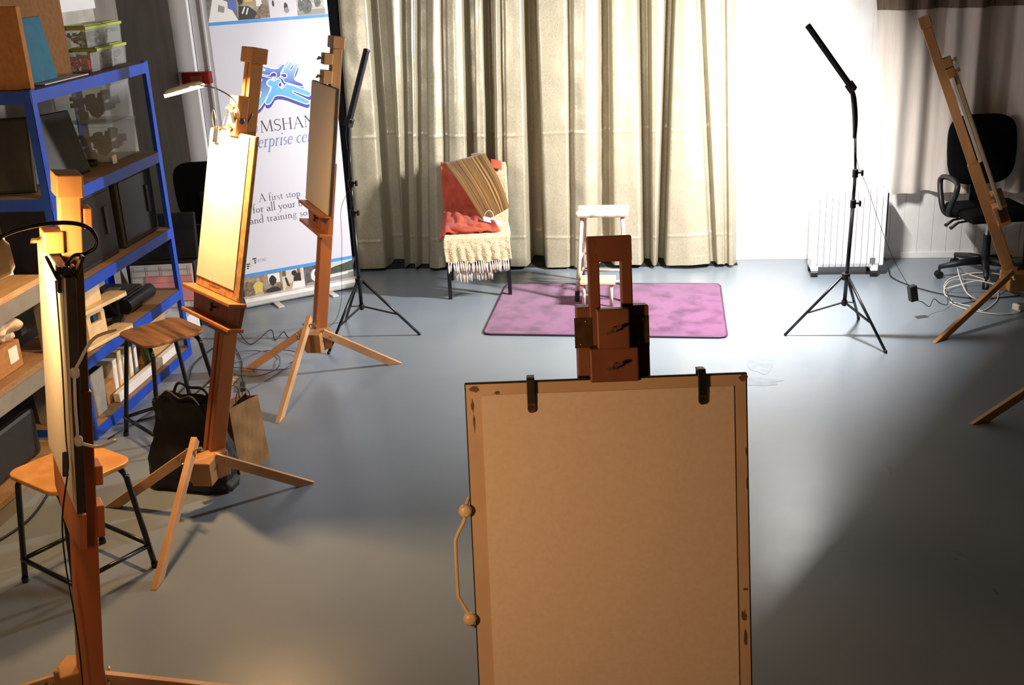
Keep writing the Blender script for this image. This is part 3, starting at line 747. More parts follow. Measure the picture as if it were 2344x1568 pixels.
GL = {
 'D': (.80, [(TK, [(.15, 0), (.15, 1)]), (TN, [(.05, .98), (.3, .98)]), (TN, [(.05, .02), (.3, .02)]), ([.04]*3+[.1]*7+[.04]*3, arc(.3, .5, .42, .48, 90, -90))]),
 'R': (.74, [(TK, [(.15, 0), (.15, 1)]), sf(.15, 0), (TN, [(.05, .98), (.32, .98)]), ([.04]*3+[.09]*7+[.04]*3, arc(.32, .75, .24, .23, 90, -90)), (TN, [(.15, .52), (.32, .52)]), (TK*.9, [(.34, .52), (.68, .02)]), sf(.68, 0, .14)]),
 'U': (.84, [(TK, [(.17, 1), (.17, .35)]), ([.1, .09, .08, .07, .06, .05, .045, .04, .04, .04, .04, .04, .04], arc(.41, .35, .24, .34, 180, 360)), (TN, [(.65, .35), (.65, 1)]), sf(.17, 1), sf(.65, 1)]),
 'M': (1.0, [(TN, [(.12, 0), (.18, 1)]), (TK, [(.18, 1), (.5, .05)]), (TN, [(.5, .05), (.80, 1)]), (TK, [(.80, 1), (.86, 0)]), sf(.12, 0), sf(.86, 0), sf(.15, 1, .12), sf(.83, 1, .12)]),
 'S': (.58, [([.04, .05, .06, .06, .07, .07, .08, .08, .09, .09, .1], arc(.30, .75, .2, .23, 35, 270, 10)), ([.1, .09, .09, .08, .08, .07, .07, .06, .06, .05, .04], arc(.29, .265, .22, .245, 90, -150, 10)), (TN, [(.47, .82), (.49, .96)]), (TN, [(.08, .03), (.06, .2)])]),
 'H': (.86, [(TK, [(.17, 0), (.17, 1)]), (TK, [(.68, 0), (.68, 1)]), (TN, [(.17, .52), (.68, .52)]), sf(.17, 0), sf(.17, 1), sf(.68, 0), sf(.68, 1)]),
 'A': (.80, [(TN, [(.08, 0), (.40, 1)]), (TK, [(.38, 1), (.70, 0)]), (TN, [(.19, .36), (.58, .36)]), sf(.08, 0, .17), sf(.70, 0, .2)]),
 'N': (.86, [(TN, [(.15, 0), (.15, 1)]), (TK, [(.15, 1), (.70, .02)]), (TN, [(.70, 0), (.70, 1)]), sf(.15, 0), sf(.11, 1, .15), sf(.70, 1)]),
 'B': (.70, [(TK, [(.15, 0), (.15, 1)]), (TN, [(.05, .98), (.32, .98)]), (TN, [(.15, .53), (.34, .53)]), (TN, [(.05, .02), (.34, .02)]), ([.04]*3+[.09]*7+[.04]*3, arc(.32, .755, .2, .225, 90, -90)), ([.04]*3+[.1]*7+[.04]*3, arc(.34, .275, .26, .255, 90, -90))]),
 'O': (.88, [([.04, .06, .09, .1, .09, .06, .04, .06, .09, .1, .09, .06, .04], arc(.43, .5, .36, .48, 90, 450))]),
 'a': (.46, [([.04, .05, .06, .07, .08, .08], arc(.21, xh-.13, .14, .12, 150, 0, 5)), (.08, [(.35, xh-.13), (.35, .06), (.43, .02)]), ([.04, .06, .08, .08, .08, .06, .04], arc(.21, .13, .15, .12, 60, 320, 6)), (.04, [(.28, .24), (.35, .28)])]),
 'b': (.5, [(.08, [(.1, .02), (.1, 1)]), (TN, [(.02, .96), (.1, .98)]), ([.04, .06, .08, .09, .08, .06, .04], arc(.24, xh/2, .18, xh/2-.01, 130, -130, 6))]),
 'c': (.42, [([.05, .05, .05, .07, .08, .09, .08, .06, .05], arc(.24, xh/2, .18, xh/2-.01, 45, 310, 8))]),
 'd': (.52, [(.08, [(.40, 0), (.40, 1)]), (TN, [(.30, .97), (.40, .98)]), sf(.43, 0, .1), ([.04, .06, .08, .09, .08, .06, .04], arc(.24, xh/2, .18, xh/2-.01, 50, 310, 6))]),
 'e': (.44, [(TN, [(.06, .26), (.38, .26)]), ([.06, .06, .05, .05, .06, .08, .09, .08, .06, .04], arc(.23, xh/2, .17, xh/2-.01, 10, 315, 9))]),
 'f': (.32, [(.08, [(.13, 0), (.13, .75)]), (.05, arc(.27, .75, .14, .22, 180, 50, 6)), (TN, [(.03, xh-.02), (.27, xh-.02)]), sf(.13, 0, .2)]),
 'g': (.48, [([.05]*9, arc(.22, xh-.14, .14, .14, 0, 360, 8)), ([.05]*8, [(.14, .22), (.08, .12), (.14, .05), (.30, .04), (.40, -.06), (.34, -.2), (.18, -.24), (.06, -.16)]), (.05, [(.06, -.16), (.10, -.02), (.16, .04)]), (TN, [(.33, xh-.06), (.45, xh)])]),
 'i': (.26, [(.08, [(.14, 0), (.14, xh)]), (.09, [(.14, .64), (.14, .73)]), sf(.14, 0, .2), (TN, [(.05, xh-.03), (.14, xh)])]),
 'l': (.26, [(.08, [(.14, 0), (.14, 1)]), sf(.14, 0, .2), (TN, [(.05, .96), (.14, .99)])]),
 'n': (.54, [(.08, [(.13, 0), (.13, xh)]), (.08, [(.41, 0), (.41, xh-.14)]), ([.04, .05, .06, .07, .08], arc(.27, xh-.15, .14, .14, 160, 0, 4)), sf(.13, 0, .2), sf(.41, 0, .2), (TN, [(.04, xh-.03), (.13, xh)])]),
 'o': (.5, [([.04, .07, .09, .07, .04, .07, .09, .07, .04], arc(.25, xh/2, .19, xh/2-.01, 90, 450, 8))]),
 'p': (.52, [(.08, [(.13, -.3), (.13, xh)]), sf(.13, -.3, .2), (TN, [(.04, xh-.03), (.13, xh)]), ([.04, .06, .08, .09, .08, .06, .04], arc(.27, xh/2, .18, xh/2-.01, 130, -130, 6))]),
 'r': (.36, [(.08, [(.13, 0), (.13, xh)]), sf(.13, 0, .2), (TN, [(.04, xh-.03), (.13, xh)]), ([.04, .05, .06, .07], arc(.27, xh-.14, .13, .13, 160, 60, 3))]),
 's': (.36, [([.04, .05, .06, .07, .07], arc(.19, xh-.12, .11, .11, 40, 260, 4)), ([.07, .07, .06, .05, .04], arc(.18, .125, .13, .12, 80, -150, 4))]),
 't': (.32, [(.07, [(.14, .62), (.14, .1), (.2, .03), (.29, .06)]), (TN, [(.03, xh-.02), (.28, xh-.02)])]),
 'u': (.54, [(.08, [(.13, xh), (.13, .14)]), ([.08, .06, .05, .04, .04], arc(.26, .15, .13, .14, 180, 350, 4)), (.08, [(.41, xh), (.41, 0)]), (TN, [(.04, xh-.03), (.13, xh)]), (TN, [(.32, xh-.03), (.41, xh)]), sf(.45, 0, .08)]),
 'y': (.48, [(.08, [(.08, xh), (.25, .04)]), (TN, [(.42, xh), (.18, -.26)]), sx(.17, .16), sx(.47, .14), (.06, [(.18, -.26), (.08, -.27)])]),
 ' ': (.28, []),
}
SANS = {'F': (.5, [(.1, [(.1, 0), (.1, 1)]), (.1, [(.1, .95), (.45, .95)]), (.1, [(.1, .52), (.4, .52)])]),
        'E': (.52, [(.1, [(.1, 0), (.1, 1)]), (.1, [(.1, .95), (.46, .95)]), (.1, [(.1, .52), (.42, .52)]), (.1, [(.1, .05), (.46, .05)])]),
        'T': (.52, [(.1, [(.26, 0), (.26, 1)]), (.1, [(.02, .95), (.5, .95)])]),
        'A': (.6, [(.1, [(.05, 0), (.3, 1)]), (.1, [(.3, 1), (.55, 0)]), (.1, [(.14, .33), (.46, .33)])]),
        'C': (.6, [(.1, arc(.34, .5, .28, .46, 50, 310))])}
def text_width(txt, g): return sum(g[c][0] for c in txt)
def letters(b, to3, txt, u0, v0, u1, h, g=GL, slant=0., eps=.0012):
    """write txt from u0 to u1 at cap height h"""
    k = (u1-u0)/text_width(txt, g); x = 0
    for ch in txt:
        adv, st = g[ch]
        for w, pts in st:
            hw = [q*h for q in w] if isinstance(w, (list, tuple)) else w*h
            q = [(u0+(x+p[0])*k+slant*p[1]*h, v0+p[1]*h) for p in pts]
            for quad in pl(q, hw): b.f([b.v(to3(p[0], p[1], eps)) for p in quad])
        x += adv
def chaikin(p):
    out = []
    for i in range(len(p)):
        a, c = p[i], p[(i+1) % len(p)]
        out += [(a[0]*.75+c[0]*.25, a[1]*.75+c[1]*.25), (a[0]*.25+c[0]*.75, a[1]*.25+c[1]*.75)]
    return out
def make_banner():
    A = V((-2.81, 6.976, 0)); rz = R(35.97); d = V((math.cos(rz), math.sin(rz), 0)); nrm = V((d.y, -d.x, 0))
    W = .795
    to3 = lambda u, v, e=0.: A + d*u + V((0, 0, v)) + nrm*e
    t = thing('roll_up_banner', 'tall white roll-up banner with blue puzzle figures, behind the left easels', 'banner', to3(W/2, 0), rz)
    def sheet(b, u0, v0, u1, v1, e, th=.0006):
        b.obox(to3((u0+u1)/2, (v0+v1)/2, e), ((u1-u0)/2, th, (v1-v0)/2), d, nrm, (0, 0, 1)); return b
    sheet(MB(), 0, .055, W, 2.16, 0, .0008).build('banner_sheet', M['banner'], t)
    b = MB(); prof = [(-.03, .0), (-.045, .012), (-.045, .05), (-.02, .068), (.0, .07), (.028, .062), (.042, .04), (.042, .012), (.03, .0)]
    L0 = [b.v(to3(-.012, z+.012, c)) for c, z in prof]; L1 = [b.v(to3(W+.012, z+.012, c)) for c, z in prof]
    b.f(L0); b.f(L1[::-1])
    for k in range(len(prof)): b.f([L0[k], L0[(k+1) % len(prof)], L1[(k+1) % len(prof)], L1[k]])
    b.build('cassette', M['silver'], t, bevel=.003)
    for u in (.205, .60):
        MB().obox(to3(u, .006, .03), (.022, .11, .006), d, nrm, (0, 0, 1)).build('foot', M['silver'], t, bevel=.003)
    MB().cyl(to3(W/2, .02, -.03), to3(W/2, 2.15, -.02), .008).build('rear_pole', M['steel'], t)
    MB().obox(to3(W/2, 2.165, 0), (W/2+.005, .008, .014), d, nrm, (0, 0, 1)).build('top_rail', M['silver'], t)
    for v0, v1 in ((.217, .240), (1.874, 1.894)): sheet(MB(), 0, v0, W, v1, .001).build('blue_stripe', M['sky_blue'], t)
    # strips of photographs: patches of colour printed on the sheet
    def strip(name, u0, u1, v0, v1, base, patches, e=.0011):
        o = sheet(MB(), u0, v0, u1, v1, e).build(name, base, t)
        groups = {}
        for (mm, poly) in patches: groups.setdefault(mm, []).append(poly)
        for i, (mm, polys) in enumerate(groups.items()):
            b = MB()
            for j, poly in enumerate(polys):
                b.f([b.v(to3(u0+(u1-u0)*p[0], v0+(v1-v0)*p[1], e+.0009+.0003*(i+1)+.00003*j)) for p in poly])
            b.build('photo_patch', flat(*mm) if isinstance(mm, tuple) else M[mm], o)
    def blob(cx, cy, rx, ry, n=12, sd=0): return [(cx+rx*math.cos(2*PI*k/n)*(1+.35*noise.noise(V((k*1.3, sd, 0)))), cy+ry*math.sin(2*PI*k/n)*(1+.35*noise.noise(V((k*1.7, sd, 5))))) for k in range(n)]
    dk, gy, yl, tn, wh, br, gn, bl = ('photo_dark', (44, 38, 40)), ('photo_grey', (140, 138, 136)), ('photo_yellow', (206, 184, 92)), ('photo_tan', (178, 158, 130)), ('photo_white', (224, 222, 222)), ('photo_brown', (92, 78, 62), (140, 124, 104), 60), ('photo_green', (56, 66, 54), (74, 84, 70), 40), ('photo_blue', (86, 106, 180))
    sq = lambda a, c, e_, f_: [(a, c), (e_, c), (e_, f_), (a, f_)]
    strip('bottom_photo_left', 0, .27, .06, .217, flat('photo_shop', (170, 152, 128), (120, 104, 84), 24),
          [(br, sq(0, 0, 1, .45)), (br, blob(.12, .6, .16, .2, sd=1)), (yl, [(.28, .2), (.46, .22), (.5, .62), (.42, .72), (.33, .72), (.24, .6)]), (tn, blob(.38, .82, .05, .1, sd=2)), (tn, blob(.38, .14, .12, .12, sd=9)), (wh, sq(.64, .55, .95, .97)), (dk, blob(.76, .68, .1, .22, sd=3)), (dk, blob(.75, .22, .2, .14, sd=4)), (gy, blob(.6, .42, .12, .1, sd=5))])
    strip('bottom_photo_middle', .272, .43, .06, .217, flat('photo_office', (206, 196, 180)),
          [(tn, [(0, 0), (.7, 0), (.5, .45), (.2, .35)]), (wh, [(.35, 0), (1, .05), (1, .45), (.5, .45)]), (dk, [(.5, .45), (.85, .42), (.85, .82), (.62, .8), (.52, .6)]), (dk, blob(.57, .82, .12, .13, sd=6)), (tn, blob(.57, .68, .07, .07, sd=7)), (dk, [(.2, .3), (.32, .25), (.2, .7), (.12, .68)]), (br, [(.02, .75), (.2, .75), (.2, 1), (.02, 1)]), (br, [(.72, .8), (.85, .8), (.85, 1), (.72, 1)])])
    strip('bottom_photo_right', .432, .58, .06, .217, flat('photo_mono', (62, 60, 62), (110, 108, 110), 30), [(wh, blob(.55, .55, .25, .3, sd=8)), (gy, [(0, 0), (1, 0), (1, .3), (.1, .25)]), (dk, blob(.6, .6, .1, .2, sd=3))])
    strip('bottom_photo_landscape', .582, W, .06, .217, flat('photo_haze', (196, 198, 200)), [(gn, [(0, .45), (1, .5), (1, .95), (.7, .86), (.4, .8), (0, .66)]), (gy, [(0, 0), (1, .1), (1, .42), (0, .38)]), (wh, [(.05, .3), (.8, .36), (.8, .44), (.05, .4)])])
    strip('top_photo_letter', 0, .19, 1.896, 2.15, flat('photo_desk', (120, 118, 112), (90, 88, 84), 30), [(wh, [(0, 0), (1, 0), (.72, .45), (.25, .62)]), (gy, [(.35, .24), (.55, .2), (.6, .34), (.4, .4)]), (bl, [(.7, .3), (1, .2), (.98, .5), (.72, .52)])])
    strip('top_photo_person', .192, .40, 1.896, 2.15, flat('photo_room', (176, 160, 140), (140, 124, 108), 20), [(dk, [(0, 0), (.7, 0), (.55, .2), (.35, .32), (.05, .34)]), (dk, blob(.12, .55, .1, .2, sd=4)), (yl, sq(.25, .42, .5, .7)), (wh, sq(.6, .3, .78, .6)), (br, [(.5, .02), (.98, .02), (.98, .3), (.75, .35)]), (wh, [(.12, .16), (.16, .14), (.26, .3), (.22, .32)]), (wh, [(.24, .13), (.28, .12), (.36, .27), (.32, .29)])])
    strip('top_photo_snow', .402, .585, 1.896, 2.15, flat('photo_snow', (206, 204, 210)), [(dk, blob(.6, .24, .07, .12, sd=2)), (dk, blob(.15, .34, .04, .08, sd=6)), (gy, blob(.62, .16, .1, .07, sd=3)), (gy, sq(0, .43, 1, .6))])
    strip('top_photo_crowd', .587, .775, 1.896, 2.15, flat('photo_crowd', (196, 198, 192), (150, 152, 148), 60), [(gy, sq(0, 0, 1, .14)), (('photo_figures', (104, 106, 102), (70, 72, 70), 40), blob(.35, .24, .2, .2, sd=5)), (('photo_figures', (104, 106, 102), (70, 72, 70), 40), blob(.12, .26, .08, .16, sd=2)), (('photo_figures', (104, 106, 102), (70, 72, 70), 40), blob(.75, .3, .12, .12, sd=7))])
    # blue jigsaw figures
    pieces = {
     'blue_low': [(.359,1.46),(.302,1.377),(.299,1.364),(.306,1.354),(.321,1.352),(.338,1.36),(.384,1.421),(.576,1.326),(.593,1.327),(.602,1.337),(.6,1.35),(.495,1.41),(.492,1.418),(.499,1.424),(.589,1.378),(.605,1.376),(.618,1.386),(.617,1.399),(.607,1.41),(.454,1.479),(.445,1.456),(.421,1.445),(.4,1.463),(.402,1.482),(.424,1.488),(.422,1.501),(.411,1.51),(.392,1.508),(.377,1.496),(.361,1.509),(.338,1.507),(.326,1.491),(.332,1.474),(.349,1.465)],
     'blue_top': [(.428,1.542),(.484,1.606),(.501,1.613),(.514,1.605),(.513,1.592),(.489,1.564),(.492,1.556),(.501,1.558),(.531,1.597),(.547,1.599),(.553,1.584),(.502,1.497),(.562,1.468),(.574,1.454),(.567,1.437),(.454,1.482),(.444,1.482),(.439,1.506),(.416,1.517),(.429,1.527),(.447,1.509),(.467,1.517),(.466,1.534),(.451,1.542),(.437,1.538)],
     'blue_left': [(.215,1.631),(.303,1.605),(.406,1.567),(.437,1.599),(.456,1.602),(.464,1.592),(.424,1.544),(.427,1.529),(.414,1.519),(.393,1.512),(.385,1.52),(.401,1.531),(.395,1.549),(.378,1.556),(.36,1.549),(.351,1.532),(.292,1.552),(.209,1.581),(.219,1.593),(.323,1.569),(.329,1.577),(.226,1.614)],
     'blue_down': [(.216,1.568),(.291,1.543),(.349,1.522),(.365,1.523),(.379,1.508),(.361,1.512),(.336,1.509),(.323,1.492),(.329,1.472),(.355,1.463),(.297,1.373),(.255,1.328),(.232,1.325),(.24,1.351),(.284,1.433),(.28,1.442),(.233,1.387),(.216,1.397),(.27,1.486),(.303,1.516),(.282,1.524),(.213,1.547)]}
    def grad(name, lo_, hi_, z0, z1):
        m_, nt, bs = _new(name); tc = nt.nodes.new('ShaderNodeTexCoord'); sp = nt.nodes.new('ShaderNodeSeparateXYZ'); mr = nt.nodes.new('ShaderNodeMapRange'); rp = nt.nodes.new('ShaderNodeValToRGB')
        nt.links.new(tc.outputs['Object'], sp.inputs[0]); nt.links.new(sp.outputs['Z'], mr.inputs[0]); mr.inputs[1].default_value = z0; mr.inputs[2].default_value = z1
        rp.color_ramp.elements[0].color = rgb(lo_); rp.color_ramp.elements[1].color = rgb(hi_)
        nt.links.new(mr.outputs[0], rp.inputs[0]); nt.links.new(rp.outputs[0], bs.inputs['Base Color']); bs.inputs['Roughness'].default_value = .5; return m_
    pieces = {k: chaikin(chaikin(pts)) for k, pts in pieces.items()}
    gm = {'blue_low': grad('logo_low', (84, 160, 226), (96, 176, 230), 1.33, 1.5), 'blue_top': grad('logo_top', (58, 66, 176), (150, 204, 232), 1.46, 1.61), 'blue_left': grad('logo_left', (64, 72, 184), (120, 190, 226), 1.53, 1.64), 'blue_down': grad('logo_down', (130, 196, 226), (62, 74, 184), 1.34, 1.53)}
    b = MB()
    for i, (k, pts) in enumerate(pieces.items()):
        for j in range(6):
            b.fill([to3(u, v-.026*(j+1)/6, .0012+.00012*i+.00002*(6-j)) for u, v in pts])
    o = b.build('puzzle_shadow', flat('logo_violet', (58, 56, 150)), t)
    for i, k in enumerate(('blue_left', 'blue_down', 'blue_top', 'blue_low')):
        pts = pieces[k]; b = MB(); b.fill([to3(u, v, .0022+.0003*i) for u, v in pts]); b.build('puzzle_figure', gm[k], t)
        b = MB()
        for q in pl(pts+[pts[0], pts[1]], .006): b.f([b.v(to3(p[0], p[1], .0035+.0002*i)) for p in q])
        b.build('figure_outline', flat('logo_outline', (226, 236, 250)), t)
    b = MB(); letters(b, to3, 'DRUMSHANBO', .022, 1.176, .775, .076); b.build('name_lettering', M['ink'], t)
    b = MB(); letters(b, to3, 'enterprise centre', .10, 1.077, .70, .112, slant=.22); b.build('subtitle_lettering', M['blue_ink'], t)
    b = MB()
    letters(b, to3, 'A first stop', .178, .718, .470, .055); letters(b, to3, 'for all your business', .127, .648, .665, .062); letters(b, to3, 'and training solutions', .095, .577, .690, .058)
    b.build('slogan_lettering', M['ink'], t)
    b = MB(); letters(b, to3, 'FETAC', .108, .309, .18, .020, g=SANS); b.build('fetac_lettering', flat('grey_ink', (120, 118, 124)), t)
    b = MB()
    for (u, v, w, h) in ((.083, .333, .028, .009), (.095, .318, .010, .010), (.095, .304, .010, .010), (.040, .303, .024, .008), (.040, .288, .016, .010), (.040, .273, .010, .010)): sheet(b, u, v, u+w, v+h, .0014)
    b.build('fetac_logo', flat('dark_green_blocks', (46, 58, 44)), t)
    b = MB()
    for (u, v, w, h) in ((.068, .318, .024, .010), (.066, .300, .026, .012), (.058, .286, .026, .010)): sheet(b, u, v, u+w, v+h, .0014)
    b.build('fetac_pale_logo', flat('pale_green_blocks', (196, 200, 180)), t)
make_banner()

# ------------------------------------------------------------------ chair with throws
def dressed_chair():
    O = (-1.212, 7.178, 0); rz = R(8.5)
    t = thing('armless_chair', 'black-legged armless chair draped with throws in front of the gold curtain', 'chair', O, rz)
    F = lambda: MB().frame(O, rz)
    for sx_ in (-1, 1):
        F().obox((sx_*.205, .015, .2), (.0125, .0125, .2)).build('leg', M['black_metal'], t, bevel=.002)
        F().obox((sx_*.205, .47, .2), (.0125, .0125, .2)).build('leg', M['black_metal'], t, bevel=.002)
    F().box((-.215, 0, .33), (.215, .49, .345)).box((-.2, .015, .25), (.2, .03, .27)).build('seat_frame', M['black_metal'], t, bevel=.002)
    F().box((-.215, -.005, .345), (.215, .45, .425)).build('seat', M['black_fabric'], t, bevel=.02)
    F().obox((0, .475, .595), (.205, .022, .19), (1, 0, 0), (0, .995, .09), (0, -.09, .995)).build('backrest', M['black_fabric'], t, bevel=.02)
    # cream throw
    def path(s_, bx):
        pts = [(.52, .52), (.53, .80), (.49, .835), (.435, .81), (.43, .55), (.40, .455), (.30, .44), (.05, .44), (-.012, .43), (-.025, .37), (-.028, .27)]
        q = s_*(len(pts)-1); i = min(int(q), len(pts)-2); f_ = q-i
        return pts[i][0]*(1-f_)+pts[i+1][0]*f_, pts[i][1]*(1-f_)+pts[i+1][1]*f_
    tw = thing('cream_throw', 'cream woven throw with tasselled edge covering the chair seat and back', 'throw', O, rz)
    def fn(u, v):
        y, z = path(v, u); x_ = -.223+.446*u
        e = .006*noise.noise(V((x_*14, v*9, 0)))+.004*noise.noise(V((x_*40, v*30, 3)))
        if v > .8: e += .012*math.sin(x_*55+1.5)*(v-.8)/.2
        return V((x_+(.004*math.sin(v*20)), y-abs(e), z+e*.6))
    F().grid(fn, 60, 110).build('throw_cloth', M['throw'], tw, smooth=True, solid=.006)
    b = F(); random.seed(3)
    for row, (n_, z0, ln, yy, xa, xb) in enumerate(((27, .275, .075, -.036, -.205, .208), (17, .235, .10, -.02, -.165, .10))):
        for k in range(n_):
            x_ = xa+(xb-xa)*(k+.5)/n_+random.uniform(-.003, .003); l_ = ln*random.uniform(.85, 1.15)
            sw = random.uniform(-.010, .010)
            b.tube([(x_, yy, z0), (x_+sw*.2, yy-.003, z0-.012), (x_+sw*.5, yy-.006, z0-l_*.5), (x_+sw, yy-.006+random.uniform(-.006, .006), z0-l_)], [.005, .0035, .0068, .0055], 6)
    b.build('fringe', M['fringe'], tw, smooth=True)
    # coral cloth: hangs over the left of the back and piles on the seat
    rc = thing('coral_cloth', 'crumpled coral red cloth piled on the left of the draped chair', 'cloth', O, rz)
    def fr_(u, v):
        pts = [(.56, .62), (.548, .82), (.49, .856), (.425, .83), (.405, .66), (.385, .54), (.33, .49), (.22, .485), (.10, .48), (.045, .45)]
        q = v*(len(pts)-1); i = min(int(q), len(pts)-2); f_ = q-i
        y = pts[i][0]*(1-f_)+pts[i+1][0]*f_; z = pts[i][1]*(1-f_)+pts[i+1][1]*f_
        wr = .27+.13*max(0, (v-.5)/.5)
        x_ = -.232-.01*max(0, (v-.55))*2+wr*u
        k = noise.noise(V((u*4.5, v*6, 1)))*.018+noise.noise(V((u*9, v*12, 6)))*.005
        amp = .5 if v < .5 else 1.25
        z2 = z+(abs(k)*1.4*amp if v > .6 else 0); y2 = y-abs(k)*amp*(1 if v < .7 else .4)
        if v > .58: z2 += .025*math.exp(-((u-.3)/.25)**2)*math.sin(min(1, (v-.58)/.25)*PI)
        if u < .12 and v > .6: z2 -= (.12-u)/.12*.05; x_ -= .012
        return V((x_, y2, z2))
    F().grid(fr_, 44, 70).build('hanging_fold', M['red_cloth'], rc, smooth=True, solid=.006)
    def fl_(u, v):
        an = 2*PI*u; r_ = math.sin(PI*min(.999, max(.001, v)))
        k = 1+.22*noise.noise(V((math.cos(an)*1.6, math.sin(an)*1.6, v*3)))
        return V((-.07+.17*r_*math.cos(an)*k, .15+.12*r_*math.sin(an)*k, .466+.03*math.cos(PI*v)*k))
    F().grid(fl_, 36, 18).build('folded_pile', M['red_cloth'], rc, smooth=True)
    F().grid(lambda u, v: V((.10+.13*u, .43-.03*math.sin(PI*v)-.002, .86-.10*v)) if False else V((.115+.075*u, .505-.10*v, .864-.02*abs(v-.4)-.09*max(0, v-.6)-.02*u*u)), 8, 10).build('corner_over_back', M['red_cloth'], rc, smooth=True, solid=.005)
    # striped blanket across the back, falling to the right
    sb = thing('striped_blanket', 'brown and ochre striped blanket slung over the chair back', 'blanket', O, rz)
    c00, c10, c11, c01 = V((-.19, .42, .845)), V((.085, .43, .90)), V((.225, .33, .545)), V((.045, .27, .475))
    def fb(u, v):
        lx = -.205+.265*u; ly = .0
        if v < .22:                                             # the roll over the chair back
            a_ = v/.22
            p = (c00*(1-u)+c10*u) + V((-.02*(1-a_), .09*(1-a_), -.05*(1-a_)**2+.01*math.sin(PI*a_)))
        else:
            a_ = (v-.22)/.78
            p = (c00*(1-u)+c10*u)*(1-a_) + (c01*(1-u)+c11*u)*a_
            p += V((.035*math.sin(PI*a_)*(1-u)*-.4+.02*math.sin(PI*a_), -.035*math.sin(PI*a_)-.05*math.sin(PI*a_)*(1-u), .028*math.sin(PI*a_)*(1-u)))
        p += V((0, -.010, 0))*math.sin(u*PI) + V((0, -.006, .004))*noise.noise(V((u*5, v*4, 2)))
        return p
    bb = F(); uvl = bb.bm.loops.layers.uv.new('UVMap'); bb.grid(fb, 40, 50)
    idx = {}
    bb.bm.verts.ensure_lookup_table()
    for i, v_ in enumerate(bb.bm.verts): idx[v_] = ((i % 41)/40, (i//41)/50)
    for f_ in bb.bm.faces:
        for l_ in f_.loops: l_[uvl].uv = idx[l_.vert]
    o = bb.build('blanket_cloth', M['striped'], sb, smooth=True, solid=.022)
    bb = F(); uvl = bb.bm.loops.layers.uv.new('UVMap'); bb.grid(lambda u, v: V((-.02+.10*u, .45+.04*v, .905-.008*(2*v-1)**2-.012*abs(u-.6))), 8, 6)
    bb.build('folded_edge', M['striped'], sb, smooth=True, solid=.02)
    # face mask
    mk = thing('face_mask', 'pale blue folded face mask lying on the cream throw', 'face mask', V(O)+rotz(rz)@V((.09, .2, .45)), rz)
    F().grid(lambda u, v: V((.045+.125*u, .205-.13*u*.4-.06*v, .525-.05*u*.6-.022*v+.006*math.sin(u*PI)*math.sin(v*9))), 12, 8).build('mask_body', M['mask'], mk, smooth=True, solid=.003)
    F().tube(spline([(.055, .19, .53), (.075, .19, .56), (.105, .185, .56), (.118, .18, .53), (.11, .18, .50)], 6), .0018, 6).build('ear_loop', M['white_cord'], mk, smooth=True)
dressed_chair()

# ------------------------------------------------------------------ rug and step stool
t = thing('purple_rug', 'purple rectangular rug on the grey floor under the step stool', 'rug', (-.33, 6.92, 0))
c = [(-1.084, 6.426), (.407, 6.359), (.418, 7.448), (-1.069, 7.484)]
def bil(u, v, z): 
    p = (V(c[0])*(1-u)+V(c[1])*u)*(1-v)+(V(c[3])*(1-u)+V(c[2])*u)*v; return V((p.x, p.y, z))
random.seed(2)
b = MB()
def rugf(u, v):
    uu, vv = u, v
    # rounded corners
    du, dv = min(u, 1-u)*1.49, min(v, 1-v)*1.07; r_ = .05
    if du < r_ and dv < r_:
        k = math.hypot(r_-du, r_-dv); 
        if k > r_:
            f_ = r_/k; uu = (u < .5) and (r_-(r_-du)*f_)/1.49 or 1-(r_-(r_-du)*f_)/1.49; vv = (v < .5) and (r_-(r_-dv)*f_)/1.07 or 1-(r_-(r_-dv)*f_)/1.07
    return bil(uu, vv, .011+.0025*noise.noise(V((u*9, v*7, 0))))
b.grid(rugf, 90, 66).build('pile', M['rug'], t, smooth=True)
b = MB(); pts = []
for k in range(4):
    cc = V((c[k][0], c[k][1], 0)); ce = V((-.33, 6.92, 0))
    nx, pv = V((c[(k+1) % 4][0], c[(k+1) % 4][1], 0)), V((c[k-1][0], c[k-1][1], 0))
    pts += [cc+(pv-cc).normalized()*.05, cc+((pv-cc).normalized()+(nx-cc).normalized())*.013, cc+(nx-cc).normalized()*.05]
b.tube([p+V((0, 0, .007)) for p in pts], .0065, 8, closed=True).build('bound_edge', flat('rug_edge', (70, 38, 66)), t, smooth=True)

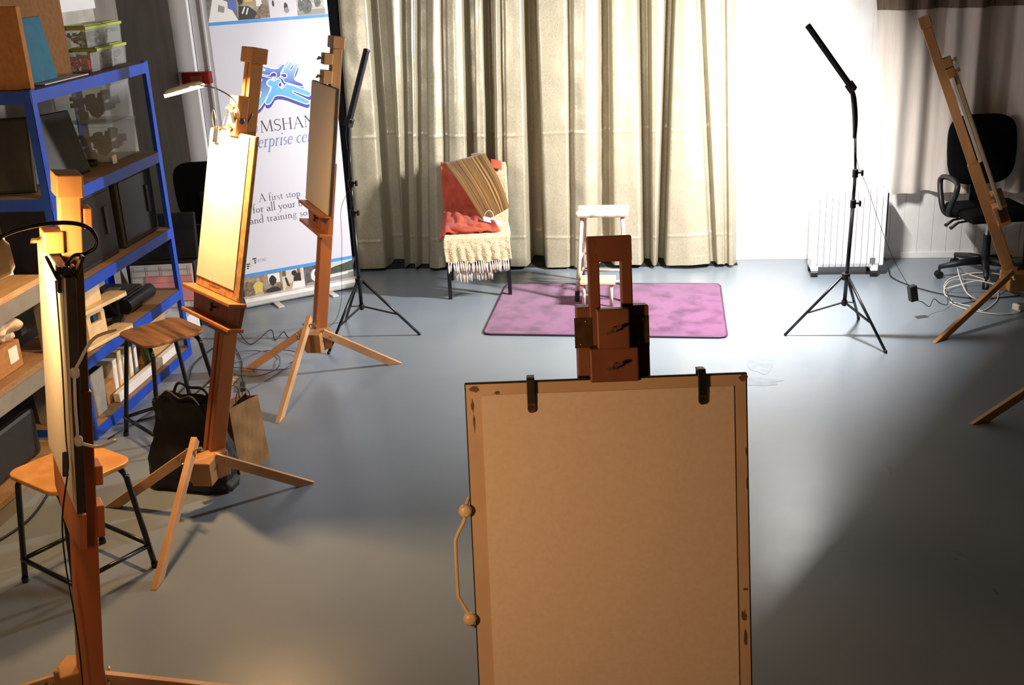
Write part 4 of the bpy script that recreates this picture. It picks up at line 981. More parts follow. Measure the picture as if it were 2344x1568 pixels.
def step_stool():
    t = thing('step_stool', 'worn white painted step stool standing on the purple rug', 'stool', (-.37, 7.2, 0))
    MB().obox((-.37, 7.222, .585), (.172, .112, .019)).build('seat', M['white_paint'], t, bevel=.014)
    tops = {(-1, -1): (-.50, 7.15), (1, -1): (-.235, 7.14), (-1, 1): (-.49, 7.30), (1, 1): (-.245, 7.295)}
    bots = {(-1, -1): (-.541, 7.055), (1, -1): (-.215, 7.05), (-1, 1): (-.525, 7.42), (1, 1): (-.215, 7.41)}
    for k in tops:
        a_, q = V((*tops[k], .57)), V((*bots[k], .016)); d_ = q-a_
        lg = MB().tube([a_, a_+d_*.9], [.0125, .014], 10).build('leg', M['white_paint'], t, smooth=True)
        MB().cyl(a_+d_*.88, q, .0165, n=10).build('rubber_foot', M['black'], lg)
    def at(k, z): a_, q = V((*tops[k], .57)), V((*bots[k], .016)); return a_.lerp(q, (.57-z)/.554)
    for z in (.13, .26, .36):
        b = MB()
        b.cyl(at((-1, 1), z), at((1, 1), z), .0095, n=8)
        if z != .36: b.cyl(at((-1, -1), z+.02), at((-1, 1), z+.02), .0095, n=8).cyl(at((1, -1), z+.02), at((1, 1), z+.02), .0095, n=8)
        b.build('rung', M['white_paint'], t, smooth=True)
    MB().obox((-.396, 7.02, .17), (.115, .085, .011)).build('step', M['step_wood'], t, bevel=.006)
    for x_ in (-.485, -.305):
        MB().tube([(x_, 6.955, .16), (x_-.003, 6.952, .014)], [.010, .0125], 10).build('step_leg', M['white_paint'], t, smooth=True)
    MB().cyl((-.54, 7.06, .15), (-.20, 7.05, .15), .009, n=8).build('rung', M['white_paint'], t, smooth=True)
step_stool()

# ------------------------------------------------------------------ radiator, office chairs, cables
def radiator():
    t = thing('oil_radiator', 'white oil-filled radiator on castors against the white wall', 'radiator', (1.29, 7.7, 0))
    n_ = 11; x0, x1 = 1.045, 1.50; w = (x1-x0)/n_
    for k in range(n_):
        xc = x0+w*(k+.5); b = MB()
        pr_ = [(7.615, .07), (7.60, .10), (7.60, .56), (7.615, .60), (7.64, .62), (7.76, .62), (7.785, .60), (7.80, .56), (7.80, .10), (7.785, .07)]
        b.prism([(xc-w*.46, y, z) for y, z in pr_], (w*.92, 0, 0))
        b.build('fin', M['radiator'], t, bevel=.004)
    b = MB().box((x0+.01, 7.62, .085), (x1-.01, 7.78, .13)).box((x0+.01, 7.63, .52), (x1-.01, 7.77, .60)).box((x0+.01, 7.66, .12), (x1-.01, 7.74, .53)).build('oil_core', M['gap'], t)
    b = MB()
    for k in range(n_-1): b.box((x0+w*(k+1)-.013, 7.66, .612), (x0+w*(k+1)+.013, 7.75, .645))
    b.box((x0, 7.645, .605), (x1, 7.66, .645)).box((x0, 7.75, .605), (x1, 7.765, .645)); b.build('top_grille', M['radiator'], t, bevel=.002)
    MB().box((x1, 7.61, .08), (x1+.03, 7.79, .615)).build('control_panel', M['radiator'], t, bevel=.008)
    MB().box((x1+.03, 7.63, .28), (x1+.042, 7.77, .58)).build('panel_inset', M['black'], t, bevel=.004)
    MB().box((1.435, 7.594, .105), (1.47, 7.60, .14)).build('badge', M['gap'], t)
    for xc in (1.07, 1.47):
        f_ = MB().box((xc-.024, 7.60, .045), (xc+.024, 7.80, .075)).build('foot_bar', M['radiator'], t, bevel=.004)
        b = MB()
        for y in (7.625, 7.775):
            b.cyl((xc-.022, y, .025), (xc+.022, y, .025), .025, n=16)
        b.build('castors', M['black'], f_)
    cord = spline([(1.52, 7.70, .14), (1.57, 7.68, .08), (1.58, 7.58, .012), (1.66, 7.40, .005), (1.80, 7.22, .005), (1.95, 7.12, .005), (2.1, 7.10, .005), (2.3, 7.15, .005)], 6)
    MB().tube(cord, .004, 6).build('power_cord', M['cord'], t, smooth=True)
radiator()
def office_chair(label, c, rz, arm=True, seat_z=.49, back_z=(.60, 1.06), bw=.235):
    t = thing('office_chair', label, 'chair', (c[0], c[1], 0), rz)
    F = lambda: MB().frame((c[0], c[1], 0), rz)
    F().obox((0, -.02, seat_z-.03), (.235, .225, .035)).build('seat', M['black_fabric'], t, bevel=.045)
    zc, hh = (back_z[0]+back_z[1])/2, (back_z[1]-back_z[0])/2
    b = F(); nn = 40
    def outline(k):
        an = 2*PI*k/nn; ca, sa = math.cos(an), math.sin(an); e = .5
        x_ = math.copysign(abs(ca)**e, ca)*bw*(1-.12*(sa < 0)*abs(sa)); z_ = math.copysign(abs(sa)**e, sa)*hh; return x_, z_
    rings = []
    for (y, k_) in ((.20, .90), (.215, 1.0), (.235, 1.0), (.255, .93)):
        rings.append([b.v((outline(k)[0]*k_, y+.10*(outline(k)[0]/bw)**2*-.25+.03*(outline(k)[1]/hh), zc+outline(k)[1]*k_)) for k in range(nn)])
    for A_, B_ in zip(rings, rings[1:]):
        for k in range(nn): b.f([A_[k], A_[(k+1) % nn], B_[(k+1) % nn], B_[k]])
    b.f(rings[0][::-1]); b.f(rings[-1]); b.build('backrest', M['black_fabric'], t, smooth=True)
    F().obox((0, .25, (seat_z+zc)/2-.03), (.035, .008, (zc-seat_z)/2+.05)).box((-.035, .05, seat_z-.085), (.035, .26, seat_z-.07)).build('back_bracket', M['black'], t, bevel=.003)
    F().box((-.09, -.12, seat_z-.085), (.09, .12, seat_z-.062)).build('mechanism', M['black'], t, bevel=.004)
    for k in (0, 1):
        F().tube([(-.08, -.03+.08*k, seat_z-.08), (-.22, -.03+.08*k, seat_z-.095), (-.28, -.05+.08*k, seat_z-.125)], [.006, .008, .013], 8).build('lever', M['black'], t, smooth=True)
    if arm:
        for sg in (-1, 1):
            lp = spline([(sg*.20, .02, seat_z-.06), (sg*.285, .02, seat_z-.04), (sg*.315, .04, seat_z+.03), (sg*.31, .10, seat_z+.17), (sg*.30, .02, seat_z+.205), (sg*.30, -.12, seat_z+.20), (sg*.31, -.16, seat_z+.15), (sg*.31, -.08, seat_z+.02), (sg*.285, -.02, seat_z-.04)], 6)
            F().tube(lp, .0185, 8).build('armrest', M['black'], t, smooth=True)
    F().cyl((0, 0, .10), (0, 0, .29), .03, .026).build('column_cover', M['black'], t)
    F().cyl((0, 0, .28), (0, 0, seat_z-.07), .014).build('gas_column', M['steel'], t)
    for k in range(5):
        an = R(18+72*k+14); dx, dy = math.cos(an), math.sin(an)
        sp = F().tube([(dx*.02, dy*.02, .115), (dx*.15, dy*.15, .105), (dx*.30, dy*.30, .08)], [.03, .024, .016], 8).build('base_arm', M['black'], t, smooth=True)
        b = F().cyl((dx*.30, dy*.30, .085), (dx*.30, dy*.30, .05), .009, n=8)
        for sg in (-1, 1): b.cyl((dx*.30-dy*.012*sg-dy*.009*sg, dy*.30+dx*.012*sg+dx*.009*sg, .027), (dx*.30-dy*.006*sg, dy*.30+dx*.006*sg, .027), .026, n=14)
        b.build('castor', M['black'], sp)
    return t
office_chair('black office chair with looped arms in front of the white curtain', (2.19, 7.60), R(10))
office_chair('black office chair in the far left corner behind the blue shelving', (-3.08, 7.33), R(190), arm=False, seat_z=.46, back_z=(.56, 1.0), bw=.21)
tag(MB().tube(spline([(1.86, 7.05, .006), (1.83, 7.15, .03), (1.9, 7.3, .06), (2.05, 7.36, .05), (2.2, 7.34, .03), (2.3, 7.2, .02), (2.2, 7.15, .06), (2.05, 7.2, .09), (1.92, 7.2, .06), (1.86, 7.27, .02), (1.93, 7.42, .04), (2.1, 7.42, .08), (2.28, 7.4, .06), (2.2, 7.22, .03), (2.06, 7.05, .012), (1.95, 7.06, .05), (1.98, 7.45, .10), (2.08, 7.56, .03), (2.2, 7.4, .01), (2.15, 7.1, .006), (2.0, 6.85, .006), (1.95, 6.92, .006), (1.84, 7.02, .006), (1.9, 6.88, .006), (2.05, 6.78, .006), (2.18, 6.80, .006), (2.22, 6.86, .006)], 6), .0042, 6).build('white_cable', M['white_cord'], smooth=True), 'loosely coiled white cable on the floor under the right-hand easel', 'cable')
t = thing('socket_block', 'white extension socket block on the floor at the right edge', 'socket block', (2.26, 6.90, 0), R(25))
MB().frame((2.26, 6.90, 0), R(25)).box((-.08, -.03, 0), (.12, .03, .04)).build('body', M['white_plastic'], t, bevel=.006)
for k in range(3): MB().frame((2.26, 6.90, 0), R(25)).box((-.06+.055*k, -.018, .04), (-.022+.055*k, .018, .0415)).build('socket', M['gap'], t)
tag(MB().cyl((2.52, 7.84, 0), (2.52, 7.84, .012), .06).cyl((2.52, 7.84, .01), (2.51, 7.84, .75), .012).build('upright_pole', M['black_metal']), 'thin dark upright pole behind the office chair at the right edge', 'pole')

# ------------------------------------------------------------------ stools, bags and cords on the left
def lab_stool(label, c, rz, seat_z, half, foot, seatm, ring_z=.10):
    t = thing('lab_stool', label, 'stool', (c[0], c[1], 0), rz)
    F = lambda: MB().frame((c[0], c[1], 0), rz)
    b = F(); n_ = 10; out = []; r_ = .06
    for (cx, cy, a0) in ((half-r_, half-r_, 0), (-half+r_, half-r_, 90), (-half+r_, -half+r_, 180), (half-r_, -half+r_, 270)):
        for k in range(n_+1): out.append((cx+r_*math.cos(R(a0+90*k/n_)), cy+r_*math.sin(R(a0+90*k/n_)), seat_z-.018))
    b.prism(out, (0, 0, .018)); b.build('seat', seatm, t, bevel=.004)
    k1 = half-.045
    for sx_ in (-1, 1):
        for sy in (-1, 1):
            WL = F().tube(spline([(sx_*(k1-.07), sy*(k1-.02), seat_z-.03), (sx_*(k1-.01), sy*k1, seat_z-.032), (sx_*(k1+.022), sy*(k1+.008), seat_z-.06), (sx_*(k1+.03), sy*(k1+.012), seat_z-.11), (sx_*foot, sy*foot, .012)], 6), .0115, 10).build('leg', M['black_metal'], t, smooth=True)
            F().cyl((sx_*foot, sy*foot, 0), (sx_*foot, sy*foot, .02), .0145, n=10).build('rubber_foot', M['black'], WL)
    F().tube([(-k1+.07, -k1+.02, seat_z-.03), (k1-.07, -k1+.02, seat_z-.03)], .0115, 10).tube([(-k1+.07, k1-.02, seat_z-.03), (k1-.07, k1-.02, seat_z-.03)], .0115, 10).build('seat_bar', M['black_metal'], t, smooth=True)
    kk = foot-.004
    b = F()
    for sx_ in (-1, 1): b.tube([(sx_*kk, -kk, ring_z), (sx_*kk, kk, ring_z)], .0095, 8)
    for sy in (-1, 1): b.tube([(-kk, sy*kk, ring_z+.002), (kk, sy*kk, ring_z+.002)], .0095, 8)
    b.build('foot_ring', M['black_metal'], t, smooth=True)
lab_stool('honey-coloured square stool with black tube legs behind the nearest left easel', (-2.245, 3.605), R(-29), .478, .172, .176, M['stool_wood_light'])
lab_stool('worn brown wooden stool with black tube legs in front of the blue shelving', (-2.44, 4.93), R(-40), .56, .165, .19, M['stool_wood'])

def tote():
    t = thing('tote_bag', 'slumped black tote bag on the floor behind the middle left easel', 'bag', (-2.12, 4.41, 0), R(-8))
    F = lambda: MB().frame((-2.12, 4.41, 0), R(-8))
    def fn(u, v):
        an = 2*PI*u; e = .45
        cx = math.copysign(abs(math.cos(an))**e, math.cos(an)); cy = math.copysign(abs(math.sin(an))**e, math.sin(an))
        z = .42*v; w = .185+.02*math.sin(v*5)-.015*v+.02*(v < .1); d_ = .08*(1-.45*v)+.02*math.sin(v*7)
        k = .012*noise.noise(V((cx*3, cy*3, v*5)))+.008*noise.noise(V((cx*7, cy*7, v*9)))
        return V((cx*(w+k), cy*(d_+k)-.03*(1-v)**2, z+.02*v*noise.noise(V((cx*2, cy, 3)))))
    b = F().grid(fn, 64, 30)
    F2 = b; F2.f([F2.v(fn(k/24, .01)) for k in range(24)])
    b.build('bag_body', M['tote'], t, smooth=True)
    for sy in (-1, 1):
        F().tube(spline([(-.10, sy*.05, .40), (-.06, sy*.05, .47), (.0, sy*.045, .445+.01*sy), (.06, sy*.05, .45), (.10, sy*.05, .40)], 6), .007, 6).build('strap', M['tote'], t, smooth=True)
    F().grid(lambda u, v: V((-.03+.13*u, -.088-.012*math.sin(PI*u)-.016*v*0, .10+.06*v)), 4, 3).build('printed_patch', flat('faded_print', (36, 33, 30), (24, 22, 20), 120), t)
tote()
def paper_bag():
    O, rz = (-1.955, 4.60, 0), R(66)
    t = thing('paper_bag', 'brown kraft paper carrier bag beside the black tote bag', 'bag', O, rz)
    F = lambda: MB().frame(O, rz)
    def fn(u, v):
        P4 = [(-.10, -.055), (.10, -.055), (.10, .055), (-.10, .055)]
        q = u*4; i = int(q) % 4; f_ = q-int(q); a_, b_ = P4[i], P4[(i+1) % 4]
        x_ = a_[0]*(1-f_)+b_[0]*f_; y = a_[1]*(1-f_)+b_[1]*f_
        if i in (1, 3): x_ += (-1 if i == 1 else 1)*.03*math.sin(PI*f_)*v
        k = .006*noise.noise(V((u*12, v*5, 2)))
        return V((x_*(1-.05*v)+k, y*(1-.35*v)+k, .33*v+.008*noise.noise(V((u*9, v, 5)))*v))
    b = F().grid(fn, 32, 14); b.f([b.v((x_, y, .002)) for x_, y in ((-.1, -.055), (.1, -.055), (.1, .055), (-.1, .055))])
    b.build('bag_body', M['kraft'], t, solid=.0012)
    for sy in (-1, 1):
        F().tube(spline([(-.045, sy*.034, .32), (-.04, sy*.034, .37), (0, sy*.03, .40), (.04, sy*.034, .37), (.045, sy*.034, .32)], 6), .0025, 6).build('handle', M['card_dark'], t, smooth=True)
paper_bag()
def cord_obj(name, pts, r, m_, label, cat='cord', n=6):
    return tag(MB().tube(spline(pts, n), r, 6).build(name, m_, smooth=True), label, cat)
cord_obj('zigzag_cord', [(-2.75, 6.1, .005), (-2.706, 6.40, .005), (-2.66, 6.42, .02), (-2.518, 6.246, .005), (-2.459, 6.448, .03), (-2.389, 6.325, .005), (-2.358, 6.406, .03), (-2.311, 6.366, .005), (-2.2, 6.35, .005)], .0032, M['cord'], 'black cord kinked in zigzags on the floor left of the banner easel')
t = thing('switched_cord', 'black cord with inline switch lying on the floor behind the middle easel', 'cord', (-2.35, 5.7, 0))
MB().tube(spline([(-2.66, 6.30, .005), (-2.588, 6.168, .005), (-2.47, 5.95, .005), (-2.40, 5.75, .005), (-2.317, 5.56, .01), (-2.29, 5.46, .01), (-2.25, 5.35, .005), (-2.22, 5.20, .005), (-2.2, 5.0, .005)], 6), .003, 6).build('cable', M['cord'], t, smooth=True)
MB().bar((-2.335, 5.595, .012), (-2.295, 5.49, .012), .028, .018).build('inline_switch', M['black'], t, bevel=.004)
pts = []
for k in range(24):
    an = k*.55; r_ = .16+.05*math.sin(k*.9)
    pts.append((-2.36+r_*1.25*math.cos(an)*(1+.12*math.sin(k)), 5.92+r_*math.sin(an), .006+.012*abs(math.sin(k*.7))))
pts += [(-2.2, 5.7, .005), (-2.27, 5.5, .005), (-2.22, 5.35, .005), (-2.2, 5.2, .005)]
cord_obj('violet_cable', pts, .003, M['violet_cord'], 'loose coil of violet cable on the floor by the banner easel leg', 'cable', 4)
def scrap(c, r, sd, m_, name, label, cat):
    b = MB().grid(lambda u, v: V((c[0]+r*(u-.5)*2+.02*noise.noise(V((u*4, v*4, sd))), c[1]+r*(v-.5)*2, .004+.028*abs(noise.noise(V((u*5+sd, v*5, 1)))))), 14, 14)
    return tag(b.build(name, m_, solid=.0008), label, cat)
scrap((-2.46, 5.62), .07, 2, M['wrap'], 'plastic_scrap', 'crumpled clear plastic on the floor by the banner easel leg', 'plastic wrap')
cord_obj('floor_cable', [(-2.75, 5.05, .005), (-2.62, 5.2, .005), (-2.55, 5.55, .005), (-2.6, 5.9, .005), (-2.72, 6.2, .005), (-2.75, 5.9, .005), (-2.66, 5.55, .005), (-2.7, 5.2, .005), (-2.78, 4.85, .005)], .004, M['cord'], 'black cable looping along the foot of the blue shelving', 'cable')

# ------------------------------------------------------------------ blue shelving and its contents
def blue_unit():
    x0, x1, y0, y1 = -3.30, -2.84, 4.84, 6.09
    t = thing('blue_shelving', 'blue steel shelving unit with five boards against the left wall', 'shelving', ((x0+x1)/2, (y0+y1)/2, 0))
    for (x_, sx_) in ((x0, 1), (x1, -1)):
        for (y, sy) in ((y0, 1), (y1, -1)):
            b = MB().box((x_, y, 0), (x_+sx_*.003, y+sy*.042, 1.755)).box((x_, y, 0), (x_+sx_*.042, y+sy*.003, 1.755))
            b.build('post', M['blue_steel'], t)
    for z in (1.75, 1.25, .80, .425, .055):
        sh = MB().box((x0+.004, y0+.004, z-.012), (x1-.004, y1-.004, z)).build('shelf_board', M['chipboard'], t)
        b = MB().box((x1-.004, y0+.003, z-.058), (x1+.003, y1-.003, z)).box((x0-.002, y0+.003, z-.058), (x0+.004, y1-.003, z))
        b.box((x0, y0-.002, z-.058), (x1, y0+.004, z)).box((x0, y1-.004, z-.058), (x1, y1+.002, z))
        b.build('rail', M['blue_steel'], t, bevel=.001)
blue_unit()
def grey_unit():
    x0, x1, y0, y1 = -3.36, -2.84, 2.5, 4.66
    t = thing('grey_shelving', 'low grey steel shelving with timber boards at the left edge', 'shelving', ((x0+x1)/2, 3.6, 0))
    for x_ in (x0+.025, x1-.03):
        for y in (y0+.03, y1-.03): MB().obox((x_, y, .45), (.022, .022, .45)).build('post', M['grey_steel'], t)
    for z, m_ in ((.935, 'pale_chip'), (.56, 'chipboard'), (.10, 'chipboard')):
        MB().box((x0+.02, y0, z-.03), (x1+.004, y1, z)).build('shelf_board', M[m_], t, bevel=.002)
        MB().box((x1-.02, y0, z-.115), (x1, y1, z-.03)).box((x0, y0, z-.115), (x0+.02, y1, z-.03)).box((x0, y1-.02, z-.115), (x1, y1, z-.03)).build('rail', M['grey_steel'], t, bevel=.003)
    MB().box((x0, y0, .93), (x0+.025, y1, 1.02)).build('back_lip', M['chipboard'], t)
grey_unit()
def open_box(name, m_, a, b_, label, cat, th=.006, group=None, lid=None, fill=None, fillm=None, rim=True, taper=.93):
    a, b_ = V(a), V(b_); c_ = (a+b_)/2
    t = thing(name, label, cat, (c_.x, c_.y, a.z), 0, group)
    hx, hy = (b_.x-a.x)/2, (b_.y-a.y)/2
    def ring(z, k, e=0.): return [(c_.x+sx_*(hx*k-e), c_.y+sy*(hy*k-e), z) for sx_, sy in ((-1, -1), (1, -1), (1, 1), (-1, 1))]
    b = MB(); o0 = [b.v(p) for p in ring(a.z, taper)]; o1 = [b.v(p) for p in ring(b_.z, 1)]; i1 = [b.v(p) for p in ring(b_.z, 1, th)]; i0 = [b.v(p) for p in ring(a.z+th, taper, th)]
    b.f(o0[::-1]); b.f(i0)
    for A_, B_ in ((o0, o1), (o1, i1), (i1, i0)):
        for k in range(4): b.f([A_[k], A_[(k+1) % 4], B_[(k+1) % 4], B_[k]])
    b.build('tub', m_, t, bevel=.002)
    if fill:
        random.seed(int(a.y*100)); 
        b = MB()
        for k in range(26):
            p = V((random.uniform(a.x+hx*.3, b_.x-hx*.3), random.uniform(a.y+hy*.3, b_.y-hy*.3), a.z+th+(b_.z-a.z)*random.uniform(.14, fill*.85)))
            b.obox(p, (hx*random.uniform(.06, .2), hy*random.uniform(.06, .2), (b_.z-a.z)*random.uniform(.04, .12)), *(Matrix.Rotation(random.uniform(0, 3), 3, 'Z') @ Matrix.Rotation(random.uniform(-.6, .6), 3, 'X')))
        b.build('contents', fillm, t)
    if lid:
        MB().obox((c_.x, c_.y, b_.z+.006), (hx+.006, hy+.006, .008)).obox((c_.x, c_.y, b_.z+.016), (hx*.86, hy*.86, .004)).build('lid', lid, t, bevel=.003)
    return t
def carton(a, b_, label, m_='card', group=None, flaps=(), tape=False, patch=None):
    a, b_ = V(a), V(b_); c_ = (a+b_)/2
    t = thing('cardboard_box', label, 'box', (c_.x, c_.y, a.z), 0, group)
    MB().box(a, b_).build('carton', M[m_], t, bevel=.003)
    MB().box((c_.x-.0008, a.y-.001, b_.z-.001), (c_.x+.0008, b_.y+.001, b_.z+.002)).build('top_seam', M['card_dark'], t)
    if patch: MB().box(*patch).build('label_patch', M['white_plastic'], t)
    return t
T1 = 1.752
carton((-3.27, 4.89, T1), (-2.862, 4.925, 2.12), 'large tan flattened cardboard box at the near end of the top blue shelf')
carton((-3.29, 4.94, T1), (-2.995, 5.535, 2.15), 'brown cardboard box behind the teal folder on the top blue shelf', 'card_dark')
tag(MB().obox((-2.972, 5.15, 1.905), (.004, .15, .15), (.99, 0, .14), (0, 1, 0), (-.14, 0, .99)).build('teal_folder', M['teal'], bevel=.001), 'teal folder standing against the brown box on the top blue shelf', 'folder')
tag(MB().box((-3.02, 5.05, T1), (-2.88, 5.48, 1.757)).build('grey_card_sheet', M['planner']), 'grey card sheet lying flat on the top blue shelf', 'card')
tubs = [((-3.03, 5.57, T1), (-2.90, 5.66, 1.85), 'small clear tub with pink contents on the top blue shelf', 'pink', None),
        ((-3.08, 5.675, T1), (-2.915, 5.86, 1.85), 'clear lime-lidded tub on the top shelf, lower of the left stack', 'contents', 'lime'),
        ((-3.08, 5.875, T1), (-2.935, 6.05, 1.85), 'clear lime-lidded tub at the shelf end, lower of the right stack', 'dark_contents', 'lime'),
        ((-3.08, 5.60, 1.872), (-2.92, 5.83, 1.965), 'clear lime-lidded tub on the top shelf, upper of the left stack', 'contents', 'lime'),
        ((-3.08, 5.845, 1.872), (-2.94, 6.04, 1.965), 'clear lime-lidded tub at the shelf end, upper of the right stack', 'contents', 'lime')]
for a, b_, lb, fm, ld in tubs:
    open_box('storage_tub', M['clear'], a, b_, lb, 'tub', .003, 'lime-lidded tubs on the top shelf', lid=M[ld] if ld else None, fill=.8, fillm=M[fm])
T2 = 1.252
for a, b_, lb in (((-3.25, 5.74, T2), (-2.95, 6.05, 1.445), 'cloudy clear storage box, lower of two on the second blue shelf'), ((-3.25, 5.73, 1.465), (-2.95, 6.04, 1.655), 'cloudy clear storage box, upper of two on the second blue shelf')):
    open_box('storage_box', M['clear_box'], a, b_, lb, 'box', .004, 'clear boxes on the second shelf', lid=M['clear_box'], fill=.8, fillm=M['dark_contents'])
def monitor(c, rz, tilt, w, h, label, m_='screen_matt', stand=False):
    t = thing('monitor', label, 'monitor', c, rz)
    up = V((0, math.sin(tilt), math.cos(tilt))); nr = V((0, -math.cos(tilt), math.sin(tilt))); X = V((1, 0, 0))
    F = lambda: MB().frame(c, rz)
    F().obox(up*h/2, (w/2, .016, h/2), X, nr, up).build('casing', M['black'], t, bevel=.006)
    F().obox(up*h/2+nr*.0165, (w/2-.014, .0012, h/2-.016), X, nr, up).build('screen', M[m_], t)
    F().obox(up*h*.5-nr*.03, (w/4, .018, h/4), X, nr, up).build('rear_housing', M['black'], t, bevel=.01)
    return t
monitor((-3.02, 5.29, T2+.004), R(72), R(16), .38, .33, 'dark flat monitor leaning on the second blue shelf beside the clear boxes')
monitor((-3.12, 4.93, T2+.004), R(15), R(14), .30, .36, 'dark monitor leaning at the near end of the second blue shelf')
b = MB(); pts = []
for k in range(40): pts.append((-3.05+.05*math.cos(k*.6)*(1+.1*math.sin(k)), 5.62+.055*math.sin(k*.6), T2+.008+.0006*k))
b.tube(pts, .005, 6); tag(b.build('cable_coil', M['cord'], smooth=True), 'coil of black cable on the second blue shelf below the clear boxes', 'cable')
tag(MB().obox((-2.93, 5.70, T2+.025), (.002, .022, .022)).build('white_tag', M['white_plastic']), 'small white square card in front of the clear boxes', 'card')
T3 = .802
for y0_, y1_, lb, h_ in ((5.05, 5.53, 'large black equipment case on the third blue shelf', .37), (5.60, 6.04, 'black equipment case at the far end of the third blue shelf', .38)):
    t = thing('equipment_case', lb, 'case', (-3.08, (y0_+y1_)/2, T3), 0, 'black cases on the third shelf')
    MB().box((-3.26, y0_, T3), (-2.90, y1_, T3+h_)).build('case_body', M['dark_grey'], t, bevel=.008)
    MB().box((-2.90, y0_+.02, T3+.02), (-2.894, y1_-.02, T3+h_-.02)).build('front_panel', M['screen'], t, bevel=.002)
    MB().box((-2.894, y1_-.12, T3+h_*.35), (-2.885, y1_-.09, T3+h_*.75)).build('grip', M['black'], t, bevel=.002)
scrap((-2.93, 4.97), .05, 6, M['pink'], 'pink_bag', 'crumpled pale pink bag on the third blue shelf behind the nearest easel', 'bag').location.z += T3
T4 = .427
def caddy(c, rz, label):
    O = (c[0], c[1], c[2])
    t = thing('wooden_caddy', label, 'caddy', O, rz, 'stacked wooden caddies')
    F = lambda: MB().frame(O, rz)
    b = F(); out = [(-.24, -.06), (.22, -.06), (.245, -.04), (.245, .04), (.22, .06), (-.24, .06)]
    b.prism([(x_, y, 0) for x_, y in out], (0, 0, .02)); b.build('base', M['step_wood'], t, bevel=.004)
    b = F()
    o2 = [(-.075, .02), (.075, .02), (.075, .15), (.06, .175), (-.06, .175), (-.075, .15)]; i2 = [(-.042, .105), (.042, .105), (.042, .145), (.036, .15), (-.036, .15), (-.042, .145)]
    for y in (-.012, .012):
        A_ = [b.v((x_, y, z)) for x_, z in o2]; B_ = [b.v((x_, y, z)) for x_, z in i2]
        for k in range(6): b.f([A_[k], A_[(k+1) % 6], B_[(k+1) % 6], B_[k]])
        if y < 0: A0, B0 = A_, B_
    for k in range(6): b.f([A0[k], A0[(k+1) % 6], A_[(k+1) % 6], A_[k]]); b.f([B0[k], B0[(k+1) % 6], B_[(k+1) % 6], B_[k]])
    b.build('handle_board', M['step_wood'], t, bevel=.004)
    return t
caddy((-2.90, 5.14, T4+.002), R(80), 'pale wooden caddy with slotted handle, lower of two on the fourth blue shelf')
caddy((-2.91, 5.15, T4+.182), R(80), 'pale wooden caddy with slotted handle, topmost of two on the fourth blue shelf')
t = thing('desk_printer', 'black machine with a roller front on the fourth blue shelf', 'printer', (-3.06, 5.68, T4))
MB().box((-3.2, 5.54, T4), (-2.97, 5.86, T4+.10)).build('body', M['black'], t, bevel=.012)
MB().cyl((-2.945, 5.56, T4+.05), (-2.945, 5.88, T4+.05), .042, n=20).build('roller', M['black_metal'], t)
MB().box((-3.12, 5.60, T4+.1), (-3.05, 5.76, T4+.106)).build('pale_plate', M['planner'], t)
tag(MB().obox((-3.06, 5.38, T4+.10), (.03, .045, .10), (.96, .28, 0), (-.28, .96, 0)).build('blue_carton', M['blue_box'], bevel=.003), 'small blue box standing among cables on the fourth blue shelf', 'box')
b = MB().grid(lambda u, v: V((-3.08+.10*math.sin(PI*v)*math.cos(2*PI*u)*(1+.4*noise.noise(V((u*6, v*5, 1)))), 5.20+.07*math.sin(PI*v)*math.sin(2*PI*u)*(1+.4*noise.noise(V((u*7, v*6, 4)))), T4+.12-.115*math.cos(PI*v))), 26, 14)
tag(b.build('wrapped_bundle', M['wrap']), 'bundle in shiny plastic wrap on the fourth blue shelf', 'bundle')
cord_obj('shelf_cable', [(-3.1, 5.42, T4+.01), (-3.0, 5.45, T4+.15), (-3.08, 5.50, T4+.2), (-2.98, 5.5, T4+.05), (-2.92, 5.45, T4+.006), (-2.9, 5.38, T4+.006), (-2.95, 5.34, T4+.006), (-3.0, 5.42, T4+.006)], .004, M['cord'], 'black cable looping over the fourth blue shelf', 'cable')
tag(MB().obox((-2.93, 5.43, T4+.015), (.03, .06, .012), (.95, .3, 0), (-.3, .95, 0)).build('remote_control', M['dark_grey'], bevel=.003), 'dark grey remote lying on the fourth blue shelf beside the caddies', 'remote')
T5 = .057
open_box('grey_tub', mat('grey_tub', (150, 146, 140), (136, 132, 126), rough=.6), (-3.18, 4.90, T5), (-2.89, 5.12, .30), 'grey plastic tub at the near end of the bottom blue shelf', 'tub', .006)
carton((-3.1, 5.16, T5), (-2.92, 5.27, .17), 'small brown carton on the bottom blue shelf beside the grey tub', 'card')
random.seed(11)
for k in range(5):
    y = 5.31+.062*k; h_ = .20+.03*math.sin(k*2.1); tl = .10
    tt = thing('ring_binder', ['pale binder first in the row on the bottom blue shelf', 'buff binder second in the row on the bottom blue shelf', 'white binder third in the row on the bottom blue shelf', 'buff binder fourth in the row on the bottom blue shelf', 'grey binder last in the row on the bottom blue shelf'][k], 'binder', (-3.03, y, T5), 0, 'binders on the bottom shelf')
    mm = [M['white_plastic'], M['step_wood'], M['white_plastic'], M['step_wood'], M['gap']][k]
    MB().obox((-3.04, y, T5+h_/2), (.11, .022, h_/2), (1, 0, 0), (0, 1, 0), (0, tl, 1)).build('cover', mm, tt, bevel=.003)
    MB().obox((-2.929, y, T5+h_*.55), (.0015, .015, h_*.25), (1, 0, 0), (0, 1, 0), (0, tl, 1)).build('spine_label', M['planner'], tt)
carton((-3.2, 5.76, T5), (-2.93, 6.0, .34), 'tan cardboard box at the far end of the bottom blue shelf', 'pale_chip')
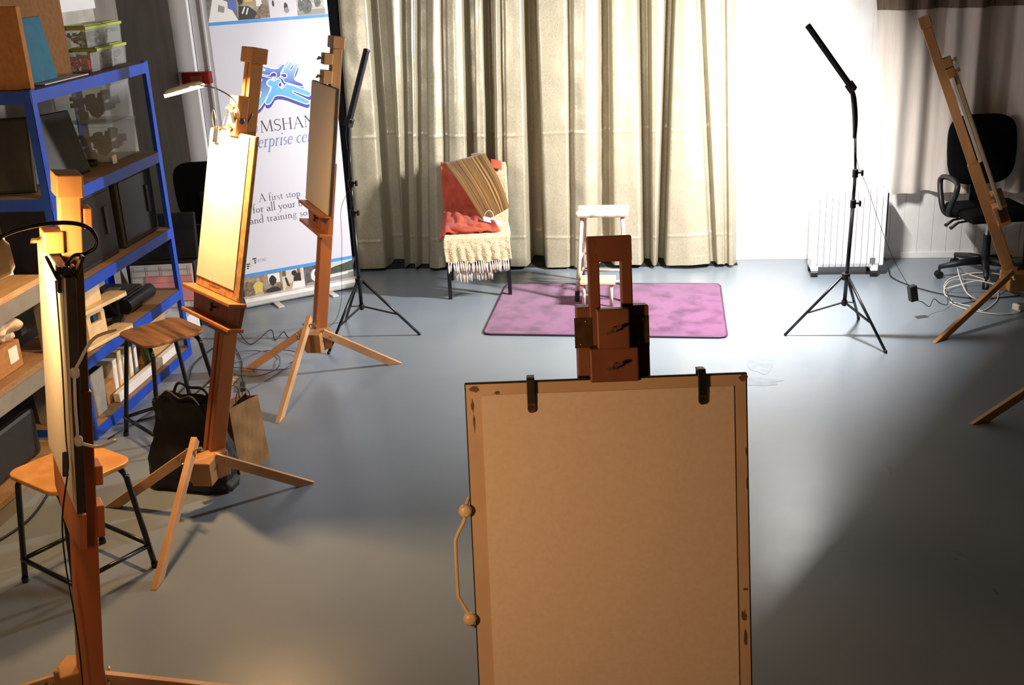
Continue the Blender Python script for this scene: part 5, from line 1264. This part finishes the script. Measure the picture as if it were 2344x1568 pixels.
tag(MB().obox((-2.95, 5.72, .20), (.003, .02, .13), (1, 0, 0), (0, 1, .2), (0, -.2, 1)).build('green_strip', M['green']), 'dark green strip beside the tan box on the bottom blue shelf', 'strip')
tag(MB().box((-2.905, 5.2, T5), (-2.87, 6.0, T5+.05)).build('white_rail', M['planner'], bevel=.003), 'pale grey rail lying along the front of the bottom blue shelf', 'rail')
# far left corner: case with planner sheet and monitor
tag(MB().box((-3.40, 6.62, 0), (-2.98, 6.90, .44)).build('equipment_crate', M['dark_grey'], bevel=.01), 'dark crate on the floor beyond the blue shelving carrying a monitor', 'crate')
monitor((-3.17, 6.66, .444), R(8), R(10), .40, .30, 'glossy dark monitor standing behind the end post of the blue shelving', 'screen')
t = thing('wall_planner', 'white and pink wall planner sheet leaning beyond the blue shelving', 'planner', (-3.18, 6.55, .13), R(8))
F = lambda: MB().frame((-3.18, 6.55, .13), R(8))
F().obox((0, 0, .15), (.20, .003, .155), (1, 0, 0), (0, 1, -.1), (0, .1, 1)).build('sheet', M['planner'], t)
F().obox((.045, -.006, .15), (.15, .001, .085), (1, 0, 0), (0, 1, -.1), (0, .1, 1)).build('pink_block', M['planner_pink'], t)
b = F()
for k in range(7): b.obox((0, -.0065+.004*(k-3)*.9+.0035*0, .02+.042*k), (.19, .0004, .0012), (1, 0, 0), (0, 1, -.1), (0, .1, 1))
for k in range(5): b.obox((-.18+.09*k, -.0058, .15), (.0012, .0004, .145), (1, 0, 0), (0, 1, -.1), (0, .1, 1))
b.build('grid_lines', M['gap'], t)
carton((-3.34, 6.42, 0), (-2.99, 6.60, .125), 'flat white box on the floor under the wall planner', 'planner')
# grey shelving contents
carton((-3.12, 4.26, .562), (-2.90, 4.46, .69), 'small brown box with white label on the middle grey shelf', 'card', patch=((-2.90, 4.36, .60), (-2.898, 4.43, .67)))
for i, (cx, cy, cz, rx, ry, rz_, lb) in enumerate(((-3.0, 4.38, .755, .12, .12, .06, 'heap of crumpled white rags on the small brown box'), (-2.98, 4.12, .70, .10, .09, .095, 'bundle of white cloth at the left edge of the middle grey shelf'))):
    b = MB()
    b.grid(lambda u, v: (lambda k: V((cx+rx*k*math.sin(PI*v)*math.cos(2*PI*u), cy+ry*k*math.sin(PI*v)*math.sin(2*PI*u), cz-rz_*k*math.cos(PI*v))))(1+.45*noise.noise(V((math.cos(2*PI*u)*2.3+i*5, math.sin(2*PI*u)*2.3, v*4)))+.2*noise.noise(V((math.cos(2*PI*u)*6, math.sin(2*PI*u)*6, v*9)))), 48, 26)
    tag(b.build('rag_bundle', M['rag'], smooth=True), lb, 'rags')
tag(MB().box((-3.2, 3.3, .102), (-2.92, 4.5, .34)).build('dark_chest', M['dark_grey'], bevel=.02), 'dark chest on the bottom board of the grey shelving', 'chest')
tag(MB().tube(spline([(-2.80, 4.35, .006), (-2.74, 4.0, .006), (-2.8, 3.7, .006), (-2.78, 3.3, .006)], 6), .006, 6).build('floor_lead', M['cord'], smooth=True), 'dark lead on the floor along the foot of the grey shelving', 'cable')
